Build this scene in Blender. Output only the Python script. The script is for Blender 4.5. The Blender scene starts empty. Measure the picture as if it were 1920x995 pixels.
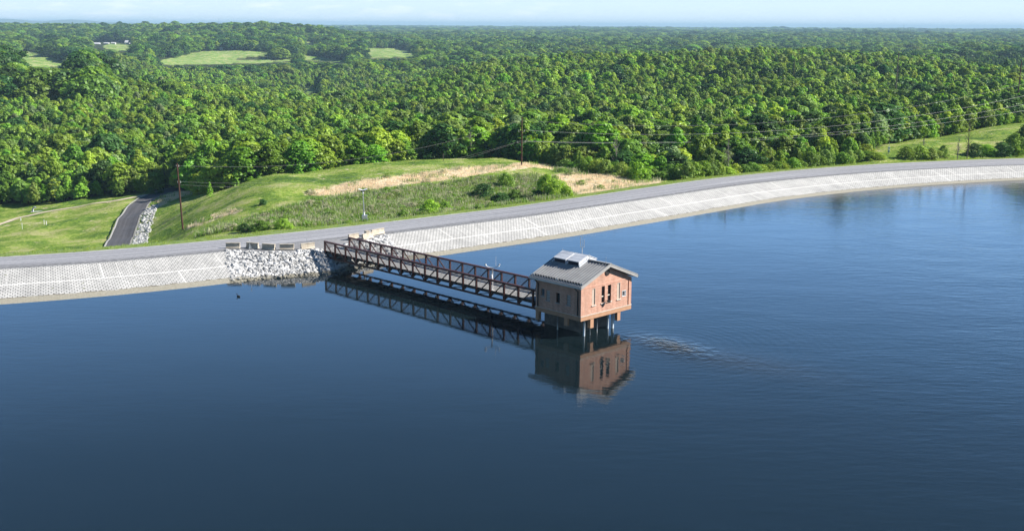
import bpy, math, random
import numpy as np
from mathutils import Matrix, Vector

# ------------------------------------------------------------------ camera, sky, sun, exposure
SC = bpy.context.scene
COL = SC.collection
CAM_H = 33.0
F_PX = 2150.0                       # focal length for a 1920 px wide frame
PITCH = math.atan((497.5 - 47.96) / F_PX)
ROLL = 0.0055
FWD = Vector((0, math.cos(PITCH), -math.sin(PITCH)))
RGT0 = Vector((1, 0, 0)); UP0 = RGT0.cross(FWD)
RGT = RGT0 * math.cos(ROLL) + UP0 * math.sin(ROLL)
UPV = -RGT0 * math.sin(ROLL) + UP0 * math.cos(ROLL)
cam_d = bpy.data.cameras.new('camera'); cam = bpy.data.objects.new('camera', cam_d); COL.objects.link(cam)
cam_d.sensor_width = 36.0; cam_d.lens = F_PX / 1920 * 36.0
cam_d.clip_start = 0.5; cam_d.clip_end = 60000
cam.matrix_world = Matrix(((RGT.x, UPV.x, -FWD.x, 0), (RGT.y, UPV.y, -FWD.y, 0), (RGT.z, UPV.z, -FWD.z, CAM_H), (0, 0, 0, 1)))
SC.camera = cam

SUN_AZ, SUN_EL = math.radians(3), math.radians(35)      # azimuth from +X towards +Y
world = bpy.data.worlds.new('World'); SC.world = world; world.use_nodes = True
wn, wl = world.node_tree.nodes, world.node_tree.links
for n in list(wn): wn.remove(n)
sky = wn.new('ShaderNodeTexSky'); sky.sky_type = 'NISHITA'; sky.sun_disc = False
sky.sun_elevation = SUN_EL; sky.sun_rotation = math.pi / 2 - SUN_AZ
sky.altitude = 600; sky.air_density = 1.0; sky.dust_density = 0.1; sky.ozone_density = 3.0
bg = wn.new('ShaderNodeBackground'); bg.inputs[1].default_value = 0.066
wo = wn.new('ShaderNodeOutputWorld')
tc = wn.new('ShaderNodeTexCoord'); mp = wn.new('ShaderNodeMapping'); mp.inputs['Scale'].default_value = (26, 26, 150)
nz = wn.new('ShaderNodeTexNoise'); nz.inputs['Scale'].default_value = 1.0; nz.inputs['Detail'].default_value = 6; nz.inputs['Roughness'].default_value = .6
cr = wn.new('ShaderNodeValToRGB'); cr.color_ramp.elements[0].position = .50; cr.color_ramp.elements[1].position = .72
sx = wn.new('ShaderNodeSeparateXYZ')
band = wn.new('ShaderNodeValToRGB')       # low band of fair weather cloud
e = band.color_ramp.elements; e[0].position = 0.0; e[0].color = (.8, .8, .8, 1); e[1].position = 0.03; e[1].color = (0, 0, 0, 1)
e2 = band.color_ramp.elements.new(0.014); e2.color = (.75, .75, .75, 1)
lf = wn.new('ShaderNodeMapRange'); lf.inputs[1].default_value = .16; lf.inputs[2].default_value = -.08; lf.inputs[3].default_value = .12; lf.inputs[4].default_value = 1
mu = wn.new('ShaderNodeMath'); mu.operation = 'MULTIPLY'; mu2 = wn.new('ShaderNodeMath'); mu2.operation = 'MULTIPLY'
mx = wn.new('ShaderNodeMixRGB'); mx.inputs[2].default_value = (8.3, 9.0, 10.2, 1)
wl.new(tc.outputs['Generated'], mp.inputs[0]); wl.new(mp.outputs[0], nz.inputs[0]); wl.new(nz.outputs[0], cr.inputs[0])
wl.new(tc.outputs['Generated'], sx.inputs[0]); wl.new(sx.outputs['Z'], band.inputs[0]); wl.new(sx.outputs['X'], lf.inputs[0])
wl.new(cr.outputs[0], mu.inputs[0]); wl.new(band.outputs[0], mu.inputs[1]); wl.new(mu.outputs[0], mu2.inputs[0]); wl.new(lf.outputs[0], mu2.inputs[1])
wl.new(mu2.outputs[0], mx.inputs[0]); hsv = wn.new('ShaderNodeHueSaturation'); hsv.inputs['Saturation'].default_value = 1.25; hsv.inputs['Value'].default_value = .72
hrz = wn.new('ShaderNodeMapRange'); hrz.inputs[1].default_value = 0.35; hrz.inputs[2].default_value = 0.65; hrz.inputs[3].default_value = 1.0; hrz.inputs[4].default_value = 0.0; hrz.interpolation_type = 'SMOOTHSTEP'
low = wn.new('ShaderNodeValToRGB'); le = low.color_ramp.elements      # lower sky, pale at the horizon, blue raised to colour the water, deepening upwards
le[0].position = 0.0; le[0].color = (.62, .72, .80, 1); le[1].position = 0.5; le[1].color = (.07, .165, .35, 1)
for q_, c_ in ((.024, (.54, .68, .79, 1)), (.055, (.52, .86, 1.28, 1)), (.13, (.41, .78, 1.36, 1)), (.22, (.22, .47, .92, 1)), (.34, (.10, .225, .46, 1))): k_ = le.new(q_); k_.color = c_
ls = wn.new('ShaderNodeVectorMath'); ls.operation = 'SCALE'; ls.inputs['Scale'].default_value = 11.2; wl.new(sx.outputs['Z'], low.inputs[0]); wl.new(low.outputs[0], ls.inputs[0])
azf = wn.new('ShaderNodeMapRange'); azf.inputs[1].default_value = -.05; azf.inputs[2].default_value = .45; azf.interpolation_type = 'SMOOTHSTEP'; azm = wn.new('ShaderNodeMath'); azm.operation = 'MULTIPLY'
hmix = wn.new('ShaderNodeMixRGB'); wl.new(ls.outputs[0], hmix.inputs[2])
wl.new(sky.outputs[0], hsv.inputs['Color']); wl.new(sx.outputs['Z'], hrz.inputs[0]); wl.new(sx.outputs['Y'], azf.inputs[0]); wl.new(hrz.outputs[0], azm.inputs[0]); wl.new(azf.outputs[0], azm.inputs[1]); wl.new(azm.outputs[0], hmix.inputs[0]); wl.new(hsv.outputs[0], hmix.inputs[1]); wl.new(hmix.outputs[0], mx.inputs[1]); wl.new(mx.outputs[0], bg.inputs[0]); wl.new(bg.outputs[0], wo.inputs[0])

sun_d = bpy.data.lights.new('sun', 'SUN'); sun = bpy.data.objects.new('sun', sun_d); COL.objects.link(sun)
sun_d.energy = 5.0; sun_d.angle = math.radians(.53); sun_d.color = (1.0, .95, .87)
SUNV = Vector((math.cos(SUN_AZ) * math.cos(SUN_EL), math.sin(SUN_AZ) * math.cos(SUN_EL), math.sin(SUN_EL)))
sun.rotation_euler = SUNV.to_track_quat('Z', 'Y').to_euler()
SC.view_settings.view_transform = 'Standard'; SC.view_settings.look = 'None'
SC.view_settings.gamma = 1.0; SC.view_settings.use_curve_mapping = False
SC.view_settings.exposure = 1.0
SC.cycles.use_denoising = True
SC.cycles.max_bounces = 6; SC.cycles.diffuse_bounces = 3; SC.cycles.glossy_bounces = 3
SC.cycles.transparent_max_bounces = 6; SC.cycles.volume_bounces = 0
SC.cycles.caustics_reflective = False; SC.cycles.caustics_refractive = False
RNG = np.random.default_rng(7)
random.seed(7)

# ------------------------------------------------------------------ helpers
def project(P):
    P = np.atleast_2d(np.asarray(P, float)) - np.array([0, 0, CAM_H])
    z = P @ np.array(FWD)
    return np.c_[960 + F_PX * (P @ np.array(RGT)) / z, 497.5 - F_PX * (P @ np.array(UPV)) / z]

def ray(px, py):
    d = np.array(FWD) + (px - 960) / F_PX * np.array(RGT) - (py - 497.5) / F_PX * np.array(UPV)
    return d / d[1]

def plane_at(px, py, z):
    d = ray(px, py); return np.array([0, 0, CAM_H]) + d * (z - CAM_H) / d[2]

def tag(o, label=None, cat=None, group=None, kind=None):
    if label: o['label'] = label
    if cat: o['category'] = cat
    if group: o['group'] = group
    if kind: o['kind'] = kind
    return o

def mesh_np(name, V, Fc, mat=None, smooth=False, uv=None, mats=None, fmat=None):
    V = np.asarray(V, np.float32); Fc = np.asarray(Fc, np.int32)
    me = bpy.data.meshes.new(name); n = Fc.shape[1]
    me.vertices.add(len(V)); me.vertices.foreach_set('co', V.ravel())
    me.loops.add(Fc.size); me.loops.foreach_set('vertex_index', Fc.ravel())
    me.polygons.add(len(Fc)); me.polygons.foreach_set('loop_start', np.arange(0, Fc.size, n, dtype=np.int32))
    me.polygons.foreach_set('loop_total', np.full(len(Fc), n, np.int32))
    me.polygons.foreach_set('use_smooth', np.full(len(Fc), smooth, bool))
    if mat: me.materials.append(mat)
    if mats:
        for m in mats: me.materials.append(m)
        me.polygons.foreach_set('material_index', np.asarray(fmat, np.int32))
    if uv is not None:
        l = me.uv_layers.new(name='UVMap'); l.data.foreach_set('uv', np.asarray(uv, np.float32)[Fc.ravel()].ravel())
    me.update(calc_edges=True); me.validate()
    return me

def link(name, me, parent=None, loc=(0, 0, 0), rot=(0, 0, 0)):
    o = bpy.data.objects.new(name, me); COL.objects.link(o); o.location = loc; o.rotation_euler = rot
    if parent: o.parent = parent
    return o

def empty(name, loc=(0, 0, 0), rz=0):
    o = bpy.data.objects.new(name, None); COL.objects.link(o); o.location = loc; o.rotation_euler = (0, 0, rz)
    o.empty_display_size = .3
    return o

class MB:
    "collects boxes, bars and tubes into one mesh"
    def __init__(s): s.v = []; s.f = []
    def add(s, V, Fc):
        b = len(s.v); s.v += [tuple(map(float, p)) for p in V]; s.f += [tuple(b + i for i in f) for f in Fc]; return s
    def box(s, a, b):
        x0, y0, z0 = a; x1, y1, z1 = b
        return s.add([(x0, y0, z0), (x1, y0, z0), (x1, y1, z0), (x0, y1, z0), (x0, y0, z1), (x1, y0, z1), (x1, y1, z1), (x0, y1, z1)],
                     [(0, 3, 2, 1), (4, 5, 6, 7), (0, 1, 5, 4), (1, 2, 6, 5), (2, 3, 7, 6), (3, 0, 4, 7)])
    def bar(s, p, q, w, h=None, up=(0, 0, 1)):
        h = h or w; p = Vector(p); q = Vector(q); d = (q - p).normalized(); up = Vector(up)
        if abs(d.dot(up)) > .99: up = Vector((1, 0, 0))
        a = d.cross(up).normalized(); b = a.cross(d).normalized()
        V = [c + a * (i * w / 2) + b * (j * h / 2) for c in (p, q) for i, j in ((-1, -1), (1, -1), (1, 1), (-1, 1))]
        return s.add(V, [(0, 3, 2, 1), (4, 5, 6, 7), (0, 1, 5, 4), (1, 2, 6, 5), (2, 3, 7, 6), (3, 0, 4, 7)])
    def tube(s, pts, r, n=8, cap=True):
        pts = [Vector(p) for p in pts]; rs = r if isinstance(r, (list, tuple)) else [r] * len(pts)
        V = []; Fc = []
        for i, p in enumerate(pts):
            d = (pts[min(i + 1, len(pts) - 1)] - pts[max(i - 1, 0)]).normalized()
            up = Vector((0, 0, 1)) if abs(d.z) < .95 else Vector((1, 0, 0))
            a = d.cross(up).normalized(); b = a.cross(d)
            for k in range(n):
                t = 2 * math.pi * k / n; V.append(p + (a * math.cos(t) + b * math.sin(t)) * rs[i])
        for i in range(len(pts) - 1):
            for k in range(n):
                Fc.append((i * n + k, i * n + (k + 1) % n, (i + 1) * n + (k + 1) % n, (i + 1) * n + k))
        if cap: Fc.append(tuple(range(n))); Fc.append(tuple(reversed(range((len(pts) - 1) * n, len(pts) * n))))
        return s.add(V, Fc)
    def prism(s, poly, z0, z1):
        n = len(poly); V = [(x, y, z0) for x, y in poly] + [(x, y, z1) for x, y in poly]
        return s.add(V, [tuple(reversed(range(n))), tuple(range(n, 2 * n))] + [(i, (i + 1) % n, n + (i + 1) % n, n + i) for i in range(n)])
    def build(s, name, mat, parent=None, smooth=False, bevel=0, **kw):
        me = bpy.data.meshes.new(name); me.from_pydata(s.v, [], s.f); me.materials.append(mat); me.update()
        if smooth:
            for p in me.polygons: p.use_smooth = True
        o = link(name, me, parent, **kw)
        if bevel:
            m = o.modifiers.new('bevel', 'BEVEL'); m.width = bevel; m.segments = 2; m.limit_method = 'ANGLE'
        return o

def copy_tree(o, parent=None):
    c = o.copy(); COL.objects.link(c); c.parent = parent
    for ch in [x for x in COL.objects if x.parent == o]: copy_tree(ch, c)
    return c

# ------------------------------------------------------------------ materials
def mat_new(name, base=(.5, .5, .5), rough=.7, metal=0.0, spec=.5):
    m = bpy.data.materials.new(name); m.use_nodes = True; p = m.node_tree.nodes['Principled BSDF']
    p.inputs['Base Color'].default_value = (*base, 1); p.inputs['Roughness'].default_value = rough
    p.inputs['Metallic'].default_value = metal; p.inputs['Specular IOR Level'].default_value = spec
    return m

def N(m, t, **kw):
    n = m.node_tree.nodes.new(t)
    for k, v in kw.items():
        if k in n.inputs: n.inputs[k].default_value = v
        else: setattr(n, k, v)
    return n

def L(m, a, b): m.node_tree.links.new(a, b)

def mottled(name, c0, c1, scale=3.0, rough=.8, metal=0.0, detail=6, bump=0.0, bscale=None, coord='Object', stretch=None, lo=.35, hi=.65, spec=.4, rough_noise=.6):
    m = mat_new(name, c0, rough, metal, spec); p = m.node_tree.nodes['Principled BSDF']
    t = N(m, 'ShaderNodeTexCoord'); src = t.outputs[coord]
    if stretch:
        mp_ = N(m, 'ShaderNodeMapping'); mp_.inputs['Scale'].default_value = stretch; L(m, src, mp_.inputs[0]); src = mp_.outputs[0]
    n = N(m, 'ShaderNodeTexNoise', Scale=scale, Detail=detail, Roughness=rough_noise); L(m, src, n.inputs[0])
    r = N(m, 'ShaderNodeValToRGB'); r.color_ramp.elements[0].position = lo; r.color_ramp.elements[1].position = hi
    r.color_ramp.elements[0].color = (*c0, 1); r.color_ramp.elements[1].color = (*c1, 1)
    L(m, n.outputs[0], r.inputs[0]); L(m, r.outputs[0], p.inputs['Base Color'])
    if bump:
        n2 = N(m, 'ShaderNodeTexNoise', Scale=bscale or scale * 4, Detail=4); L(m, src, n2.inputs[0])
        b = N(m, 'ShaderNodeBump', Strength=bump, Distance=.05); L(m, n2.outputs[0], b.inputs['Height']); L(m, b.outputs[0], p.inputs['Normal'])
    return m

M = {}
M['rust_steel'] = mottled('weathered_red_steel', (.05, .016, .013), (.11, .03, .022), 2.5, .55, 0.0)
M['deck'] = mottled('deck_concrete', (.34, .34, .335), (.46, .455, .44), 1.2, .85)
M['barrier'] = mottled('tan_concrete', (.34, .29, .22), (.52, .46, .37), 1.6, .85, bump=.3, lo=.3, hi=.6)
M['roof'] = mottled('standing_seam_metal', (.27, .27, .272), (.34, .34, .342), .8, .5, 0.1, spec=.35)
M['fascia'] = mottled('grey_fascia', (.32, .31, .30), (.38, .37, .36), 1.5, .5, .1)
M['white_metal'] = mottled('white_panel', (.52, .54, .58), (.62, .64, .68), 2, .45)
M['galv'] = mottled('galvanised_metal', (.38, .40, .42), (.52, .54, .56), 6, .4, .6)
M['black'] = mat_new('black_metal', (.012, .012, .013), .5)
M['dark_steel'] = mat_new('dark_brown_steel', (.03, .02, .018), .6)
M['white_paint'] = mottled('white_paint', (.62, .63, .64), (.78, .78, .78), 5, .5)
M['pvc'] = mottled('pale_pipe', (.42, .5, .56), (.6, .66, .70), 1.5, .45)
M['precast'] = mottled('orange_precast', (.40, .215, .125), (.47, .27, .16), 1.8, .8)
M['caisson'] = mottled('dark_wet_concrete', (.07, .062, .055), (.17, .15, .13), 1.1, .8)
M['stone_trim'] = mottled('stone_trim', (.5, .45, .38), (.62, .57, .5), 3, .8)
M['glass'] = mat_new('dark_window_glass', (.012, .016, .02), .08, 0, .6)
M['blue_glass'] = mat_new('blue_grey_louvre', (.05, .065, .09), .3)
M['pole'] = mottled('reddish_brown_wood', (.055, .022, .014), (.10, .042, .026), 3, .85, stretch=(4, 4, .4))
M['pole_grey'] = mottled('grey_weathered_wood', (.07, .055, .045), (.13, .105, .085), 3, .85, stretch=(4, 4, .4))
M['wire'] = mat_new('pale_cable', (.38, .38, .37), .5, .3)
M['wire_dark'] = mat_new('dull_cable', (.2, .2, .2), .5, .3)
M['insul'] = mat_new('insulator', (.5, .5, .48), .3)
M['navy'] = mat_new('navy_louvre', (.006, .010, .028), .6, 0, .2)
M['solar'] = mat_new('solar_cell', (.01, .014, .03), .15)
M['trunk'] = mottled('bark', (.07, .055, .04), (.16, .13, .10), 4, .9, stretch=(3, 3, .6))
M['bare'] = mottled('bare_grey_bark', (.16, .14, .12), (.28, .25, .22), 4, .9)
M['barn'] = mottled('white_barn_siding', (.55, .55, .55), (.7, .7, .7), .3, .7)
M['barn_roof'] = mottled('pale_metal_roof', (.45, .46, .48), (.6, .6, .62), .3, .5)
M['barn_red'] = mottled('pinkish_siding', (.42, .33, .3), (.5, .4, .36), .3, .8)
M['duck'] = mottled('dark_feathers', (.02, .018, .015), (.05, .04, .03), 20, .7)
def wet_foot(m):
    p = m.node_tree.nodes['Principled BSDF']; src = p.inputs['Base Color'].links[0].from_socket
    g = N(m, 'ShaderNodeNewGeometry'); s = N(m, 'ShaderNodeSeparateXYZ'); L(m, g.outputs['Position'], s.inputs[0])
    n = N(m, 'ShaderNodeTexNoise', Scale=.8, Detail=4); L(m, g.outputs['Position'], n.inputs[0])
    a = N(m, 'ShaderNodeMath', operation='MULTIPLY_ADD'); L(m, n.outputs[0], a.inputs[0]); a.inputs[1].default_value = -.5; L(m, s.outputs['Z'], a.inputs[2])
    r = N(m, 'ShaderNodeMapRange'); r.inputs[1].default_value = -.02; r.inputs[2].default_value = .16; r.inputs[3].default_value = .8; r.inputs[4].default_value = 0; L(m, a.outputs[0], r.inputs[0])
    lo = N(m, 'ShaderNodeMath', operation='GREATER_THAN'); L(m, s.outputs['Z'], lo.inputs[0]); lo.inputs[1].default_value = -1.0; q = N(m, 'ShaderNodeMath', operation='MULTIPLY'); L(m, lo.outputs[0], q.inputs[0]); L(m, r.outputs[0], q.inputs[1])
    oi = N(m, 'ShaderNodeTexVoronoi', Scale=1.7); L(m, g.outputs['Position'], oi.inputs['Vector']); sv = N(m, 'ShaderNodeSeparateColor'); L(m, oi.outputs['Color'], sv.inputs[0]); mr = N(m, 'ShaderNodeMapRange'); mr.inputs[3].default_value = .6; mr.inputs[4].default_value = 1.15; L(m, sv.outputs[0], mr.inputs[0])
    sc = N(m, 'ShaderNodeVectorMath', operation='SCALE'); L(m, src, sc.inputs[0]); L(m, mr.outputs[0], sc.inputs['Scale'])
    x = N(m, 'ShaderNodeMixRGB'); x.inputs[2].default_value = (.13, .115, .07, 1); L(m, q.outputs[0], x.inputs[0]); L(m, sc.outputs[0], x.inputs[1]); L(m, x.outputs[0], p.inputs['Base Color']); return m
M['stone'] = mottled('limestone_riprap', (.36, .36, .355), (.62, .615, .61), 1.3, .85, bump=.4, bscale=6, lo=.3, hi=.7)
wet_foot(M['stone'])

def brick_mat():
    m = mat_new('red_brick_wall', rough=.85); p = m.node_tree.nodes['Principled BSDF']
    t = N(m, 'ShaderNodeUVMap')
    b = N(m, 'ShaderNodeTexBrick', Scale=1.0); b.inputs['Brick Width'].default_value = .30; b.inputs['Row Height'].default_value = .1
    b.inputs['Mortar Size'].default_value = .013; b.inputs['Bias'].default_value = -.1
    b.inputs['Color1'].default_value = (.47, .20, .125, 1); b.inputs['Color2'].default_value = (.61, .32, .22, 1); b.inputs['Mortar'].default_value = (.52, .42, .34, 1)
    L(m, t.outputs[0], b.inputs[0])
    n = N(m, 'ShaderNodeTexNoise', Scale=.9, Detail=5); L(m, t.outputs[0], n.inputs[0])
    r = N(m, 'ShaderNodeMapRange'); r.inputs[3].default_value = .82; r.inputs[4].default_value = 1.15; L(m, n.outputs[0], r.inputs[0])
    x = N(m, 'ShaderNodeVectorMath', operation='SCALE'); L(m, b.outputs[0], x.inputs[0]); L(m, r.outputs[0], x.inputs['Scale'])
    L(m, x.outputs[0], p.inputs['Base Color'])
    mps = N(m, 'ShaderNodeMapping'); mps.inputs['Scale'].default_value = (2.2, .25, 1); L(m, t.outputs[0], mps.inputs[0]); nst = N(m, 'ShaderNodeTexNoise', Scale=1.0, Detail=5, Roughness=.65); L(m, mps.outputs[0], nst.inputs[0]); rst = N(m, 'ShaderNodeMapRange'); rst.inputs[1].default_value = .3; rst.inputs[2].default_value = .6; rst.inputs[3].default_value = .76; rst.inputs[4].default_value = 1.05; L(m, nst.outputs[0], rst.inputs[0]); x2 = N(m, 'ShaderNodeVectorMath', operation='SCALE'); L(m, x.outputs[0], x2.inputs[0]); L(m, rst.outputs[0], x2.inputs['Scale']); L(m, x2.outputs[0], p.inputs['Base Color'])
    bp = N(m, 'ShaderNodeBump', Strength=.4, Distance=.01); L(m, b.outputs['Fac'], bp.inputs['Height']); bp.invert = True; L(m, bp.outputs[0], p.inputs['Normal'])
    return m
M['brick'] = brick_mat()

def leaf_mat(name, c, trans=.38):
    m = bpy.data.materials.new(name); m.use_nodes = True; nt = m.node_tree; nt.nodes.clear()
    oi = N(m, 'ShaderNodeObjectInfo'); g = N(m, 'ShaderNodeNewGeometry')
    hs = N(m, 'ShaderNodeHueSaturation', Color=(*c, 1))
    r1 = N(m, 'ShaderNodeMapRange'); r1.inputs[3].default_value = .488; r1.inputs[4].default_value = .53; L(m, oi.outputs['Random'], r1.inputs[0]); L(m, r1.outputs[0], hs.inputs['Hue'])
    # large drifts of tone through the wood, plus leaf to leaf change
    n = N(m, 'ShaderNodeTexNoise', Scale=.012, Detail=4, Roughness=.6); L(m, oi.outputs['Location'], n.inputs[0])
    r2 = N(m, 'ShaderNodeMapRange'); r2.inputs[1].default_value = .3; r2.inputs[2].default_value = .7; r2.inputs[3].default_value = .75; r2.inputs[4].default_value = 1.25; L(m, n.outputs[0], r2.inputs[0])
    n2 = N(m, 'ShaderNodeTexNoise', Scale=1.1, Detail=3); L(m, g.outputs['Position'], n2.inputs[0])
    r3 = N(m, 'ShaderNodeMapRange'); r3.inputs[1].default_value = .3; r3.inputs[2].default_value = .7; r3.inputs[3].default_value = .86; r3.inputs[4].default_value = 1.14; L(m, n2.outputs[0], r3.inputs[0])
    wv = N(m, 'ShaderNodeTexWhiteNoise', noise_dimensions='1D'); L(m, oi.outputs['Random'], wv.inputs['W'])
    r4 = N(m, 'ShaderNodeMapRange'); r4.inputs[3].default_value = .74; r4.inputs[4].default_value = 1.26; L(m, wv.outputs[0], r4.inputs[0])
    a = N(m, 'ShaderNodeMath', operation='MULTIPLY'); L(m, r2.outputs[0], a.inputs[0]); L(m, r3.outputs[0], a.inputs[1])
    b = N(m, 'ShaderNodeMath', operation='MULTIPLY'); L(m, a.outputs[0], b.inputs[0]); L(m, r4.outputs[0], b.inputs[1]); L(m, b.outputs[0], hs.inputs['Value'])
    d = N(m, 'ShaderNodeBsdfDiffuse'); tr = N(m, 'ShaderNodeBsdfTranslucent'); mxs = N(m, 'ShaderNodeMixShader'); mxs.inputs[0].default_value = trans
    gl = N(m, 'ShaderNodeBsdfGlossy', Roughness=.5); gl.inputs[0].default_value = (.9, 1, .8, 1); ms2 = N(m, 'ShaderNodeMixShader'); ms2.inputs[0].default_value = .025
    hs2 = N(m, 'ShaderNodeHueSaturation', Hue=.485, Saturation=1.1, Value=1.5); L(m, hs.outputs[0], hs2.inputs['Color'])
    L(m, hs.outputs[0], d.inputs[0]); L(m, hs2.outputs[0], tr.inputs[0]); L(m, d.outputs[0], mxs.inputs[1]); L(m, tr.outputs[0], mxs.inputs[2])
    L(m, mxs.outputs[0], ms2.inputs[1]); L(m, gl.outputs[0], ms2.inputs[2])
    o = N(m, 'ShaderNodeOutputMaterial'); L(m, ms2.outputs[0], o.inputs[0])
    return m
LEAF = {'bright': leaf_mat('leaves_yellow_green', (.30, .42, .055)), 'mid': leaf_mat('leaves_mid_green', (.19, .30, .04)),
        'dark': leaf_mat('leaves_dark_green', (.06, .13, .028), .3), 'olive': leaf_mat('leaves_olive', (.20, .28, .055)),
        'pale': leaf_mat('leaves_silvery_green', (.25, .32, .14)), 'fresh': leaf_mat('leaves_fresh_green', (.22, .37, .038))}

# ------------------------------------------------------------------ the line of the dam
def spline(pts, step=1.0):
    P = [Vector(p) for p in pts]; P = [P[0] * 2 - P[1]] + P + [P[-1] * 2 - P[-2]]; out = []
    for i in range(1, len(P) - 2):
        n = max(2, int((P[i + 1] - P[i]).length / step))
        for k in range(n):
            t = k / n; a, b, c, d = P[i - 1:i + 3]
            out.append(.5 * ((2 * b) + (c - a) * t + (2 * a - 5 * b + 4 * c - d) * t * t + (3 * b - a - 3 * c + d) * t ** 3))
    out.append(P[-2]); return np.array([tuple(p) for p in out])

CREST_Z = 2.2
crest_ctl = [(-190, 108), (-130, 123.5), (-95, 133.5), (-65.5, 143.1), (-50.9, 149.2), (-35, 158.6), (-19.4, 169.3), (-6.8, 179.1), (4.4, 188.2), (12.5, 195.8),
             (23.1, 205.6), (33.9, 215.9), (47.5, 228), (64.5, 239.8), (81.4, 249.3), (100.2, 257.2), (117.5, 262.9), (150, 270.5), (200, 277), (270, 280), (360, 276)]
CR = spline(crest_ctl, 1.0)
for _ in range(14): CR[1:-1] = (CR[:-2] + CR[1:-1] * 2 + CR[2:]) / 4
TAN = np.gradient(CR, axis=0); TAN /= np.linalg.norm(TAN, axis=1)[:, None]
NRM = np.c_[-TAN[:, 1], TAN[:, 0]]                  # away from the water
ARC = np.r_[0, np.cumsum(np.linalg.norm(np.diff(CR, axis=0), axis=1))]
RUN = np.interp(CR[:, 0], [-65, -45, -10, 30, 60, 120], [10.6, 10.2, 9.0, 9.0, 8.4, 7.6])
ROADW = np.interp(CR[:, 0], [-65, -40, -15, 20, 60, 90, 120], [8.3, 8.6, 9.1, 9.2, 10.2, 11.3, 11.6])
def crest_frame(x, y):
    "signed distance from crest line (positive on the road side) and index, for arrays"
    x = np.atleast_1d(x); y = np.atleast_1d(y); idx = np.empty(len(x), int)
    for s in range(0, len(x), 20000):
        d = (x[s:s + 20000, None] - CR[None, :, 0]) ** 2 + (y[s:s + 20000, None] - CR[None, :, 1]) ** 2
        idx[s:s + 20000] = d.argmin(1)
    dv = np.c_[x, y] - CR[idx]
    return (dv * NRM[idx]).sum(1), idx

def loft(name, rows, mat, vs, smooth=True):
    "rows: list of (offset array from crest towards land, z)"
    V = []; UV = []
    for (off, z), v in zip(rows, vs):
        off = np.broadcast_to(off, len(CR)); zz = np.broadcast_to(z, len(CR))
        V.append(np.c_[CR + NRM * off[:, None], zz]); UV.append(np.c_[ARC, np.broadcast_to(v, len(CR))])
    n = len(CR); V = np.concatenate(V); UV = np.concatenate(UV); F_ = []
    i = np.arange(n - 1)
    for r in range(len(rows) - 1): F_.append(np.c_[r * n + i, r * n + i + 1, (r + 1) * n + i + 1, (r + 1) * n + i])
    o = link(name, mesh_np(name, V, np.concatenate(F_), mat, smooth, UV)); o['kind'] = 'structure'; return o

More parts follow.
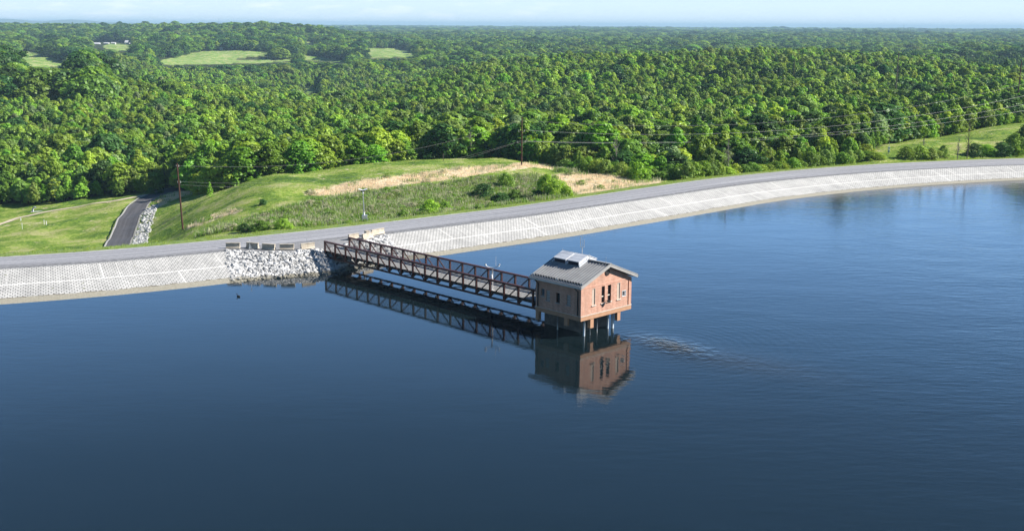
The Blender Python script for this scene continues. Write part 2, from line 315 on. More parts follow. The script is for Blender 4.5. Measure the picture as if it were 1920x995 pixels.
def slope_mat():
    m = mat_new('articulated_concrete_blocks', rough=.85); p = m.node_tree.nodes['Principled BSDF']
    u = N(m, 'ShaderNodeUVMap'); s = N(m, 'ShaderNodeSeparateXYZ'); L(m, u.outputs[0], s.inputs[0])
    b = N(m, 'ShaderNodeTexBrick', Scale=1.0); b.inputs['Brick Width'].default_value = .56; b.inputs['Row Height'].default_value = .40
    b.inputs['Mortar Size'].default_value = .055; b.inputs['Mortar Smooth'].default_value = .25
    b.inputs['Color1'].default_value = (.49, .485, .47, 1); b.inputs['Color2'].default_value = (.59, .58, .56, 1); b.inputs['Mortar'].default_value = (.17, .168, .16, 1)
    L(m, u.outputs[0], b.inputs[0])
    n = N(m, 'ShaderNodeTexNoise', Scale=.22, Detail=7, Roughness=.65); L(m, u.outputs[0], n.inputs[0])
    r = N(m, 'ShaderNodeMapRange'); r.inputs[1].default_value = .3; r.inputs[2].default_value = .7; r.inputs[3].default_value = .8; r.inputs[4].default_value = 1.1; L(m, n.outputs[0], r.inputs[0])
    sc = N(m, 'ShaderNodeVectorMath', operation='SCALE'); L(m, b.outputs[0], sc.inputs[0]); L(m, r.outputs[0], sc.inputs['Scale'])
    mps = N(m, 'ShaderNodeMapping'); mps.inputs['Scale'].default_value = (1.1, .12, 1); L(m, u.outputs[0], mps.inputs[0]); nst = N(m, 'ShaderNodeTexNoise', Scale=1.0, Detail=6, Roughness=.7); L(m, mps.outputs[0], nst.inputs[0])
    rst = N(m, 'ShaderNodeMapRange'); rst.inputs[1].default_value = .3; rst.inputs[2].default_value = .62; rst.inputs[3].default_value = .78; rst.inputs[4].default_value = 1.06; L(m, nst.outputs[0], rst.inputs[0]); sc0 = sc; sc = N(m, 'ShaderNodeVectorMath', operation='SCALE'); L(m, sc0.outputs[0], sc.inputs[0]); L(m, rst.outputs[0], sc.inputs['Scale'])
    # weeds in a few joints
    n3 = N(m, 'ShaderNodeTexNoise', Scale=1.3, Detail=2); L(m, u.outputs[0], n3.inputs[0])
    r3 = N(m, 'ShaderNodeMapRange'); r3.inputs[1].default_value = .70; r3.inputs[2].default_value = .74; L(m, n3.outputs[0], r3.inputs[0])
    mw = N(m, 'ShaderNodeMixRGB'); mw.inputs[2].default_value = (.16, .17, .09, 1); L(m, r3.outputs[0], mw.inputs[0]); L(m, sc.outputs[0], mw.inputs[1])
    # cast grout seams: one long seam and short cross seams of uneven spacing
    def inband(src, c, h):
        a = N(m, 'ShaderNodeMath', operation='SUBTRACT'); L(m, src, a.inputs[0]); a.inputs[1].default_value = c
        ab = N(m, 'ShaderNodeMath', operation='ABSOLUTE'); L(m, a.outputs[0], ab.inputs[0])
        lt = N(m, 'ShaderNodeMath', operation='LESS_THAN'); L(m, ab.outputs[0], lt.inputs[0]); lt.inputs[1].default_value = h; return lt.outputs[0]
    seam = inband(s.outputs['Y'], 5.15, .10)
    def cross(period, off, h, lo, hi):
        a = N(m, 'ShaderNodeMath', operation='ADD'); L(m, s.outputs['X'], a.inputs[0]); a.inputs[1].default_value = off
        md = N(m, 'ShaderNodeMath', operation='MODULO'); L(m, a.outputs[0], md.inputs[0]); md.inputs[1].default_value = period
        lt = inband(md.outputs[0], period / 2, h)
        g1 = N(m, 'ShaderNodeMath', operation='GREATER_THAN'); L(m, s.outputs['Y'], g1.inputs[0]); g1.inputs[1].default_value = lo
        g2 = N(m, 'ShaderNodeMath', operation='LESS_THAN'); L(m, s.outputs['Y'], g2.inputs[0]); g2.inputs[1].default_value = hi
        x = N(m, 'ShaderNodeMath', operation='MULTIPLY'); L(m, g1.outputs[0], x.inputs[0]); L(m, g2.outputs[0], x.inputs[1])
        y = N(m, 'ShaderNodeMath', operation='MULTIPLY'); L(m, x.outputs[0], y.inputs[0]); L(m, lt, y.inputs[1]); return y.outputs[0]
    fac = seam
    for args in ((17.0, 3.0, .09, 5.0, 9.3), (29.0, 9.0, .11, 1.2, 5.2), (53.0, 20.0, .07, 1.2, 9.3), (13.0, 6.0, .03, 5.2, 9.3)):
        mx_ = N(m, 'ShaderNodeMath', operation='MAXIMUM'); L(m, fac, mx_.inputs[0]); L(m, cross(*args), mx_.inputs[1]); fac = mx_.outputs[0]
    ms = N(m, 'ShaderNodeMixRGB'); ms.inputs[2].default_value = (.62, .605, .575, 1); L(m, fac, ms.inputs[0]); L(m, mw.outputs[0], ms.inputs[1])
    # dried water stain near the waterline, with a ragged upper edge
    ns = N(m, 'ShaderNodeTexNoise', Scale=.9, Detail=6, Roughness=.7); L(m, u.outputs[0], ns.inputs[0])
    ad = N(m, 'ShaderNodeMath', operation='MULTIPLY_ADD'); L(m, ns.outputs[0], ad.inputs[0]); ad.inputs[1].default_value = -1.0; L(m, s.outputs['Y'], ad.inputs[2])
    st = N(m, 'ShaderNodeMapRange'); st.inputs[1].default_value = .95; st.inputs[2].default_value = 1.1; st.inputs[3].default_value = 1; st.inputs[4].default_value = 0; L(m, ad.outputs[0], st.inputs[0])
    sn = N(m, 'ShaderNodeValToRGB'); sn.color_ramp.elements[0].color = (.19, .175, .13, 1); sn.color_ramp.elements[1].color = (.38, .355, .29, 1)
    ns2 = N(m, 'ShaderNodeTexNoise', Scale=2.5, Detail=5); L(m, u.outputs[0], ns2.inputs[0]); L(m, ns2.outputs[0], sn.inputs[0])
    mf = N(m, 'ShaderNodeMixRGB'); L(m, st.outputs[0], mf.inputs[0]); L(m, ms.outputs[0], mf.inputs[1]); L(m, sn.outputs[0], mf.inputs[2])
    # broken dark line of drift along the stain
    dl = N(m, 'ShaderNodeMath', operation='SUBTRACT'); L(m, ad.outputs[0], dl.inputs[0]); dl.inputs[1].default_value = 1.08
    da = N(m, 'ShaderNodeMath', operation='ABSOLUTE'); L(m, dl.outputs[0], da.inputs[0])
    dd = N(m, 'ShaderNodeMath', operation='LESS_THAN'); L(m, da.outputs[0], dd.inputs[0]); dd.inputs[1].default_value = .09
    n5 = N(m, 'ShaderNodeTexNoise', Scale=.7, Detail=3); L(m, u.outputs[0], n5.inputs[0]); g5 = N(m, 'ShaderNodeMath', operation='GREATER_THAN'); L(m, n5.outputs[0], g5.inputs[0]); g5.inputs[1].default_value = .5
    d5 = N(m, 'ShaderNodeMath', operation='MULTIPLY'); L(m, dd.outputs[0], d5.inputs[0]); L(m, g5.outputs[0], d5.inputs[1])
    mg = N(m, 'ShaderNodeMixRGB'); mg.inputs[2].default_value = (.09, .075, .05, 1); L(m, d5.outputs[0], mg.inputs[0]); L(m, mf.outputs[0], mg.inputs[1])
    L(m, mg.outputs[0], p.inputs['Base Color'])
    bp = N(m, 'ShaderNodeBump', Strength=.5, Distance=.06); bp.invert = True; L(m, b.outputs['Fac'], bp.inputs['Height']); L(m, bp.outputs[0], p.inputs['Normal'])
    return m
# v is the distance up the slope from the waterline
loft('dam_slope', [(-RUN - 4.5, -1.0), (-RUN, 0.0), (-RUN * .5, 1.1), (0.0 * RUN, CREST_Z)], slope_mat(), [-4.5, 0, 4.9, 9.8], False)

def road_mat(name, c0, c1, stripes=True, gravel=True):
    m = mat_new(name, rough=.9); p = m.node_tree.nodes['Principled BSDF']; u = N(m, 'ShaderNodeUVMap')
    n = N(m, 'ShaderNodeTexNoise', Scale=1.6, Detail=8, Roughness=.7); L(m, u.outputs[0], n.inputs[0])
    r = N(m, 'ShaderNodeValToRGB'); r.color_ramp.elements[0].position = .3; r.color_ramp.elements[1].position = .7
    r.color_ramp.elements[0].color = (*c0, 1); r.color_ramp.elements[1].color = (*c1, 1); L(m, n.outputs[0], r.inputs[0]); out = r.outputs[0]
    if stripes:
        mp_ = N(m, 'ShaderNodeMapping'); mp_.inputs['Scale'].default_value = (.02, 1.5, 1); L(m, u.outputs[0], mp_.inputs[0])
        n2 = N(m, 'ShaderNodeTexNoise', Scale=1.0, Detail=5, Roughness=.6); L(m, mp_.outputs[0], n2.inputs[0])
        r2 = N(m, 'ShaderNodeMapRange'); r2.inputs[1].default_value = .35; r2.inputs[2].default_value = .68; r2.inputs[3].default_value = .72; r2.inputs[4].default_value = 1.45; L(m, n2.outputs[0], r2.inputs[0])
        s = N(m, 'ShaderNodeVectorMath', operation='SCALE'); L(m, out, s.inputs[0]); L(m, r2.outputs[0], s.inputs['Scale']); out = s.outputs[0]
    if gravel:
        n3 = N(m, 'ShaderNodeTexNoise', Scale=7, Detail=3, Roughness=.8); L(m, u.outputs[0], n3.inputs[0])
        r3 = N(m, 'ShaderNodeMapRange'); r3.inputs[1].default_value = .3; r3.inputs[2].default_value = .7; r3.inputs[3].default_value = .75; r3.inputs[4].default_value = 1.25; L(m, n3.outputs[0], r3.inputs[0])
        s3 = N(m, 'ShaderNodeVectorMath', operation='SCALE'); L(m, out, s3.inputs[0]); L(m, r3.outputs[0], s3.inputs['Scale']); out = s3.outputs[0]
    L(m, out, p.inputs['Base Color']); return m
M['asphalt'] = road_mat('worn_grey_asphalt', (.19, .19, .205), (.28, .28, .295))
M['shoulder'] = road_mat('dark_gravel_shoulder', (.06, .06, .065), (.27, .27, .275), False)
M['pad'] = road_mat('gravel_pad', (.13, .13, .138), (.26, .26, .265), False)
rag = np.convolve(RNG.normal(0, 1, len(CR) + 8), np.ones(9) / 9, 'valid')[:len(CR)] * .35
loft('road_shoulder', [(np.zeros(len(CR)), CREST_Z + .004), (1.7 + rag * .3, CREST_Z + .05)], M['shoulder'], [0, 1.7])
loft('crest_road', [(1.45 + rag, CREST_Z + .055), (ROADW * .55, CREST_Z + .13), (ROADW, CREST_Z + .08)], M['asphalt'], [1.5, 5, 9])
loft('edge_stripe', [(ROADW - .32, CREST_Z + .088), (ROADW - .12 + rag * .25, CREST_Z + .088)], mottled('pale_gravel_edge', (.3, .3, .3), (.62, .61, .58), .6, .9), [0, .2])

# ------------------------------------------------------------------ terrain heights
TPX = [-260, 0, 240, 345, 480, 600, 720, 860, 960, 1040, 1200, 1440, 1680, 1920, 2200]
TT = {  # distance: height, per column
 -260: [(130, -4), (200, -11), (260, -16), (400, -16), (700, -10), (1000, -12), (1600, -10), (2300, -6), (3300, 12), (5000, -5)],
 0:    [(150, 1), (175, -5), (215, -11), (250, -13), (300, -15), (400, -15), (550, -11), (740, -5), (1000, -12), (1300, -12), (1700, -8), (2300, -7), (3100, 11), (3600, 12), (5000, -10), (8000, -10)],
 240:  [(160, 0), (190, -7), (235, -11), (265, -10), (300, -11), (400, -13), (550, -12), (740, -12), (1000, -24), (1300, -22), (1700, -12), (2300, -7), (3100, 11), (3600, 11), (5000, -10), (8000, -8)],
 345:  [(165, 1), (190, -1.5), (205, -3.2), (235, -4.5), (262, -6.5), (285, -9), (400, -13), (550, -13), (740, -17), (1000, -30), (1350, -25), (1900, -8), (2400, 0), (2850, 15), (3300, 11), (5000, -10), (8000, -6)],
 480:  [(170, 2), (185, .4), (205, 1.0), (226, 2.6), (245, 1.6), (262, -2), (300, -9), (400, -12), (550, -14), (740, -23), (1000, -35), (1350, -29), (1850, -9), (2300, 4), (2650, 20), (3000, 16), (4200, -10), (8000, -4)],
 600:  [(174, 2), (190, .3), (215, .8), (240, 1.9), (255, 1.2), (275, -2), (310, -8), (400, -11), (550, -14), (740, -25), (1000, -37), (1350, -31), (1850, -16), (2300, -4), (2700, 13), (3100, 8), (4200, -12), (8000, -3)],
 720:  [(180, 2), (196, .4), (222, 1.6), (248, 3.2), (262, 2.6), (280, -1), (315, -6), (400, -10), (550, -13), (740, -22), (1000, -33), (1500, -24), (1900, -10), (2100, -12), (2600, -13), (4000, -12), (8000, -2)],
 860:  [(190, 2), (206, 0), (228, 1.5), (250, 3.1), (270, 2.6), (290, -1), (320, -5), (400, -9), (550, -11), (740, -10), (950, -14), (1200, -22), (1600, -21), (2500, -15), (4000, -10), (8000, -2)],
 960:  [(200, 2), (212, -.8), (232, 1.4), (252, 3.3), (268, 2.6), (285, 0), (320, -4), (400, -8), (550, -10), (740, -7), (900, -6), (1200, -19), (1600, -22), (2500, -15), (4000, -10), (8000, -2)],
 1040: [(205, 2), (216, .6), (232, 1.8), (250, 2.6), (265, 1), (285, -2), (320, -5), (400, -8), (550, -9), (740, -5), (920, -2.5), (1200, -18), (1600, -22), (2500, -15), (4000, -10), (8000, -2)],
 1200: [(215, 2), (235, 1.8), (250, .5), (300, -4), (400, -7), (550, -7), (740, -3), (940, 0), (1200, -12), (1600, -21), (2500, -15), (4000, -9), (8000, -1)],
 1440: [(235, 2), (252, 1.2), (300, -3), (400, -6), (550, -4), (740, 0), (950, 3.2), (1150, -6), (1600, -20), (2500, -14), (4000, -6), (8000, 0)],
 1680: [(262, 2), (275, 3.0), (290, 4.2), (305, 3.5), (330, -1), (400, -4), (550, -3), (740, 0), (900, 0), (1100, -8), (1600, -18), (2500, -14), (4000, -6), (8000, 0)],
 1920: [(275, 2), (292, 4.2), (318, 7.2), (335, 6.6), (360, 2), (420, -1), (550, -2), (700, -3.5), (850, -9), (1100, -12), (1400, -9), (1900, -12), (2500, -14), (4000, -6), (8000, 0)],
 2200: [(280, 2), (300, 5), (330, 9), (360, 8), (420, 2), (550, -2), (700, -6), (1100, -12), (2500, -14), (4000, -6), (8000, 0)]}
LD = np.exp(np.linspace(math.log(120), math.log(33000), 420))
GRID = np.array([np.interp(LD, *zip(*(TT[p] + [(14000, 1), (33000, 4)]))) for p in TPX])
for _ in range(5): GRID[:, 1:-1] = (GRID[:, :-2] + 2 * GRID[:, 1:-1] + GRID[:, 2:]) / 4
_cols = np.linspace(TPX[0], TPX[-1], 160)
GRID = np.array([[np.interp(c, TPX, GRID[:, k]) for k in range(len(LD))] for c in _cols])
for _ in range(10): GRID[1:-1] = (GRID[:-2] + 2 * GRID[1:-1] + GRID[2:]) / 4
_ph = RNG.uniform(0, 6.28, (30,)); _dirs = RNG.uniform(0, 6.28, 30)
def wob(x, y, wl0, n, k0):
    s = 0
    for i in range(n):
        w = wl0 / (1.5 ** i); a = _dirs[(k0 + i) % 30]; s = s + np.sin((x * math.cos(a) + y * math.sin(a)) * 6.283 / w + _ph[(k0 + i) % 30] + 1.3 * np.sin((x * math.sin(a) - y * math.cos(a)) * 6.283 / (w * 1.7))) / (1.35 ** i)
    return s / 2
def table_z(x, y):
    x = np.asarray(x, float); y = np.maximum(np.asarray(y, float), 60)
    px = 960 + 2180 * x / y; ci = np.clip((px - _cols[0]) / (_cols[1] - _cols[0]), 0, len(_cols) - 1.001)
    li = np.clip((np.log(np.maximum(y, 120)) - math.log(120)) / (math.log(33000) - math.log(120)) * (len(LD) - 1), 0, len(LD) - 1.001)
    c0 = ci.astype(int); l0 = li.astype(int); fc = ci - c0; fl = li - l0
    z = (GRID[c0, l0] * (1 - fc) + GRID[c0 + 1, l0] * fc) * (1 - fl) + (GRID[c0, l0 + 1] * (1 - fc) + GRID[c0 + 1, l0 + 1] * fc) * fl
    z = z + wob(x, y, 260, 4, 3) * np.clip((y - 420) / 900, 0, 1) * 3.4 + wob(x, y, 1400, 3, 11) * np.clip((y - 2800) / 2500, 0, 1) * 9 + wob(x, y, 30, 5, 17) * np.clip((420 - y) / 100, 0, 1) * .36
    return z
VERGE = 2.6
def ground_z(x, y):
    x = np.atleast_1d(np.asarray(x, float)); y = np.atleast_1d(np.asarray(y, float))
    z = table_z(x, y); near = y < 420
    if near.any():
        d, i = crest_frame(x[near], y[near]); d = d - ROADW[i] - VERGE
        zn = z[near]; up = CREST_Z + .02 + np.maximum(d, 0) / 5; dn = CREST_Z - .02 - np.maximum(d, 0) / 2.7
        zn = np.clip(zn, dn, up); zn = np.where(d < 0, np.maximum(CREST_Z - .05 + d * 1.2, -3.0), zn); z[near] = zn
    return z
def ground_at(px, py):
    "where the line of sight meets the terrain"
    d = ray(px, py); t = np.exp(np.linspace(math.log(140), math.log(30000), 2500))
    P = np.array([0, 0, CAM_H]) + d[None] * t[:, None]
    g = table_z(P[:, 0], P[:, 1]); dd, i = crest_frame(P[:900, 0], P[:900, 1]); ok = np.ones(len(t), bool); ok[:900] = dd > ROADW[i] + VERGE - .5
    hit = np.where(ok & (P[:, 2] <= np.maximum(g, -30)))[0]
    k = hit[0] if len(hit) else len(t) - 1
    return np.array([P[k, 0], P[k, 1], float(ground_z(P[k, 0], P[k, 1])[0])])

loft('grass_verge', [(ROADW - .02, CREST_Z + .07), (ROADW + VERGE * .6, CREST_Z + .09), (ROADW + VERGE + .3, CREST_Z + .02), (ROADW + VERGE + 1.2, CREST_Z - .9)],
     mottled('verge_grass', (.12, .185, .03), (.21, .26, .06), 1.2, .95, coord='Generated', detail=9) if False else mottled('verge_grass', (.115, .18, .03), (.20, .25, .06), .8, .95, detail=9, bump=.6, bscale=3), [0, 1.5, 3, 4])

def pip(px, py, poly):
    c = np.zeros(len(px), bool); j = len(poly) - 1
    for i in range(len(poly)):
        xi, yi = poly[i]; xj, yj = poly[j]
        if yi != yj: c ^= ((yi > py) != (yj > py)) & (px < (xj - xi) * (py - yi) / (yj - yi) + xi)
        j = i
    return c
def world_poly(pts): return [tuple(ground_at(*p)[:2]) for p in pts]
# land cover outlines, traced on the ground
DRY = [world_poly(p) for p in (
    [(575, 362), (640, 346), (700, 337), (760, 328), (880, 314), (960, 310), (1000, 309), (1044, 311), (1040, 318), (960, 320), (900, 328), (800, 343), (720, 354), (640, 367), (600, 367)],
    [(1036, 330), (1070, 325), (1120, 327), (1180, 334), (1250, 344), (1220, 352), (1150, 362), (1100, 369), (1075, 360), (1048, 344)],
    [(376, 414), (400, 404), (440, 393), (458, 393), (436, 402), (400, 412), (372, 424), (350, 432), (352, 427)],
    [(296, 378), (320, 362), (350, 356), (372, 352), (362, 362), (325, 377), (300, 388)])]
ROUGH = [world_poly(p) for p in (
    [(540, 392), (620, 372), (700, 362), (800, 350), (900, 334), (1000, 328), (1040, 333), (1062, 345), (1070, 380), (990, 390), (880, 404), (760, 412), (680, 420), (560, 424), (450, 432), (400, 440), (360, 446), (420, 424), (480, 408)],
    [(1040, 314), (1100, 320), (1180, 329), (1250, 340), (1180, 333), (1100, 325), (1045, 324)])]
FIELDS_PX = [  # pasture clearings far off
    [(20, 100), (28, 96), (60, 97), (100, 108), (142, 118), (132, 127), (60, 127), (20, 112)],
    [(276, 120), (300, 113), (335, 106), (360, 99), (380, 96), (430, 94), (470, 96), (510, 99), (500, 104), (468, 107), (440, 112), (500, 112), (560, 111), (556, 115), (480, 119), (400, 121), (330, 122), (300, 122)],
    [(192, 86), (215, 82), (262, 86), (252, 95), (220, 96), (196, 90)],
    [(286, 100), (318, 94), (320, 99), (290, 106)],
    [(674, 101), (684, 93), (702, 90), (745, 91), (772, 96), (788, 104), (772, 108), (745, 106), (720, 110), (690, 108)],
    [(560, 104), (600, 106), (665, 118), (655, 120), (590, 114), (560, 110)],
    [(562, 77), (600, 80), (596, 84), (565, 81)], [(560, 168), (600, 160), (600, 172), (570, 178)]]
TRACK = [tuple(ground_at(*p)[:2]) for p in [(-40, 434), (0, 421), (30, 411), (60, 404), (130, 391), (200, 379.5), (245, 372), (275, 366)]]
ACCESS = [tuple(ground_at(*p)[:2]) for p in [(216, 480), (223, 457), (238, 425), (256, 393), (272, 377), (295, 366), (322, 358), (345, 352)]]
def seg_dist(x, y, pl):
    best = np.full(len(x), 1e9)
    for (ax, ay), (bx, by) in zip(pl[:-1], pl[1:]):
        L2 = (bx - ax) ** 2 + (by - ay) ** 2; t = np.clip(((x - ax) * (bx - ax) + (y - ay) * (by - ay)) / L2, 0, 1)
        best = np.minimum(best, np.hypot(x - ax - t * (bx - ax), y - ay - t * (by - ay)))
    return best
# near edge of the wood, distance per column
EPX = [-300, 0, 240, 318, 345, 380, 480, 600, 720, 860, 930, 960, 1040, 1100, 1200, 1300, 1400, 1500, 1600, 1650, 1700, 1780, 1920, 2300]
EYY = [300, 300, 298, 300, 285, 262, 258, 268, 275, 282, 284, 276, 262, 252, 243, 243, 249, 257, 267, 285, 312, 328, 344, 380]
def edge_y(px): return np.interp(px, EPX, EYY)

def terrain_mat():
    m = mat_new('meadow_ground', rough=.95, spec=.1); p = m.node_tree.nodes['Principled BSDF']
    at = N(m, 'ShaderNodeVertexColor', layer_name='cover'); g = N(m, 'ShaderNodeNewGeometry')
    sp = N(m, 'ShaderNodeSeparateColor'); L(m, at.outputs[0], sp.inputs[0])
    n = N(m, 'ShaderNodeTexNoise', Scale=.10, Detail=9, Roughness=.68); L(m, g.outputs['Position'], n.inputs[0])
    n2 = N(m, 'ShaderNodeTexNoise', Scale=1.3, Detail=8, Roughness=.75); L(m, g.outputs['Position'], n2.inputs[0])
    mixn = N(m, 'ShaderNodeMath', operation='MULTIPLY_ADD'); L(m, n2.outputs[0], mixn.inputs[0]); mixn.inputs[1].default_value = .55
    hn = N(m, 'ShaderNodeMath', operation='MULTIPLY_ADD'); L(m, n.outputs[0], hn.inputs[0]); hn.inputs[1].default_value = .85; hn.inputs[2].default_value = -.2; L(m, hn.outputs[0], mixn.inputs[2])
    def ramp(cols):
        r = N(m, 'ShaderNodeValToRGB'); el = r.color_ramp.elements; el[0].position = cols[0][0]; el[0].color = (*cols[0][1], 1); el[1].position = cols[-1][0]; el[1].color = (*cols[-1][1], 1)
        for q, c in cols[1:-1]: k = el.new(q); k.color = (*c, 1)
        L(m, mixn.outputs[0], r.inputs[0]); return r.outputs[0]
    grass = ramp([(.38, (.06, .12, .022)), (.46, (.13, .22, .03)), (.52, (.23, .31, .05)), (.60, (.36, .36, .15))])
    dry = ramp([(.42, (.40, .33, .18)), (.5, (.60, .50, .33)), (.56, (.70, .60, .43))])
    rough = ramp([(.43, (.07, .11, .03)), (.48, (.14, .18, .06)), (.525, (.24, .25, .13)), (.59, (.42, .38, .26))])
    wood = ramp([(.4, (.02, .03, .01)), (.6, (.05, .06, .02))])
    field = ramp([(.42, (.15, .26, .05)), (.5, (.21, .32, .07)), (.58, (.36, .37, .16))])
    cur = grass
    def over(fac, col, a):
        # ragged edges
        nb_ = N(m, 'ShaderNodeTexNoise', Scale=.28, Detail=5, Roughness=.6); L(m, g.outputs['Position'], nb_.inputs[0]); nm_ = N(m, 'ShaderNodeMath', operation='MULTIPLY_ADD'); L(m, nb_.outputs[0], nm_.inputs[0]); nm_.inputs[1].default_value = 2.8; nm_.inputs[2].default_value = -1.33; a0 = N(m, 'ShaderNodeMath', operation='ADD'); L(m, nm_.outputs[0], a0.inputs[0]); L(m, fac, a0.inputs[1])
        ad = N(m, 'ShaderNodeMath', operation='ADD'); L(m, a0.outputs[0], ad.inputs[0]); L(m, n2.outputs[0], ad.inputs[1])
        r = N(m, 'ShaderNodeMapRange'); r.inputs[1].default_value = .96; r.inputs[2].default_value = 1.24; L(m, ad.outputs[0], r.inputs[0])
        x = N(m, 'ShaderNodeMixRGB'); L(m, r.outputs[0], x.inputs[0]); L(m, a, x.inputs[1]); L(m, col, x.inputs[2]); return x.outputs[0]
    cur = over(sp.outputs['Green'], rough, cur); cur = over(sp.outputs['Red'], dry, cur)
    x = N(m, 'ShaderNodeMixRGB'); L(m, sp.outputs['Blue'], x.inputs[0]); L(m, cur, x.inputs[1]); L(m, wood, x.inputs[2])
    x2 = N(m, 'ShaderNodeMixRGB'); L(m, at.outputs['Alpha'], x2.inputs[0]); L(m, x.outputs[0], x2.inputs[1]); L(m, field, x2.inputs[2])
    L(m, x2.outputs[0], p.inputs['Base Color'])
    b = N(m, 'ShaderNodeBump', Strength=.8, Distance=.5); L(m, n2.outputs[0], b.inputs['Height']); L(m, b.outputs[0], p.inputs['Normal'])
    return m

def tree_clear(x, y, z, h):
    "true where a tree would stand in a pasture"
    bad = np.zeros(len(x), bool)
    for fr in (0.0, .15, .3, .45, .6, .72, .84, .92, 1.0):
        q = project(np.c_[x, y, z + h * fr])
        for f_ in FIELDS_PX: bad |= pip(q[:, 0], q[:, 1], f_)
    return bad & (y > 450)

ya = np.concatenate([np.arange(96, 345, .62), 345 * np.exp(np.arange(0, math.log(33000 / 345) + .011, .011))])
aa = np.linspace(-.66, .66, 640)
YY, AA = np.meshgrid(ya, aa, indexing='ij'); XX = YY * AA; xs, ys = XX.ravel(), YY.ravel()
zs = ground_z(xs, ys)
nr, nc = YY.shape; ii = (np.arange(nr - 1)[:, None] * nc + np.arange(nc - 1)[None]).ravel()
TF = np.c_[ii, ii + 1, ii + nc + 1, ii + nc]
_pq = project(np.c_[xs, ys, zs])
keep = (ys[TF[:, 0]] > 60)
dcr = np.full(len(xs), 99.0); nn = ys < 330; dcr[nn] = (lambda r: r[0] - ROADW[r[1]])(crest_frame(xs[nn], ys[nn]))
keep &= (dcr[TF[:, 0]] > -1.5) | (dcr[TF[:, 2]] > -1.5)
TF = TF[keep]
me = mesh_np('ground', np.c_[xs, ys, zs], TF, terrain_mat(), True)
colr = np.zeros((len(xs), 4), np.float32)
nb = ys < 345
for p_ in DRY: colr[nb, 0] = np.maximum(colr[nb, 0], pip(xs[nb], ys[nb], p_))
for p_ in ROUGH: colr[nb, 1] = np.maximum(colr[nb, 1], pip(xs[nb], ys[nb], p_))
G3 = colr[:, :2].reshape(nr, nc, 2)
for _ in range(8):
    G3[1:-1] = (G3[:-2] + 2 * G3[1:-1] + G3[2:]) / 4; G3[:, 1:-1] = (G3[:, :-2] + 2 * G3[:, 1:-1] + G3[:, 2:]) / 4
colr[:, :2] = G3.reshape(-1, 2)
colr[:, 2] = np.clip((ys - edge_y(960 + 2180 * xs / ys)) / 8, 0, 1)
fb = np.zeros(len(xs), bool)
for f_ in FIELDS_PX: fb |= pip(_pq[:, 0], _pq[:, 1], f_)
fb &= ys > 450
colr[fb, 3] = 1
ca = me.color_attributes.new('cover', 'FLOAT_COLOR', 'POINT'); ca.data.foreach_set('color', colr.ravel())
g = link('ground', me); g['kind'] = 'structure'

# far blue hills
def hills(name, y0, prof, zbase, mat):
    xs_ = np.linspace(prof[0][0], prof[-1][0], 220); pz = np.interp(xs_, *zip(*prof)); V = []; yd = np.linspace(-1, 1, 9)
    for t in yd:
        X = (xs_ - 960) / 2190 * y0; V.append(np.c_[X, np.full(220, y0 + t * 1400), zbase + (np.maximum(pz, 0) + 0.6 * np.sin(xs_ * .13)) * (y0 / 2190) * (1 - t * t)])
    V = np.concatenate(V); i = (np.arange(8)[:, None] * 220 + np.arange(219)[None]).ravel()
    o = link(name, mesh_np(name, V, np.c_[i, i + 1, i + 221, i + 220], mat, True)); o['kind'] = 'structure'
hm = mottled('far_wooded_hill', (.03, .055, .02), (.06, .09, .035), .01, .95)
hills('hills', 16500, [(-700, 6), (-300, 12), (0, 14.5), (30, 13.5), (60, 10), (105, 11), (135, 14.5), (165, 11), (230, 8.5), (300, 8), (380, 8), (405, 10), (430, 8), (600, 7), (900, 6), (1300, 4), (2400, 4)], -24, hm)

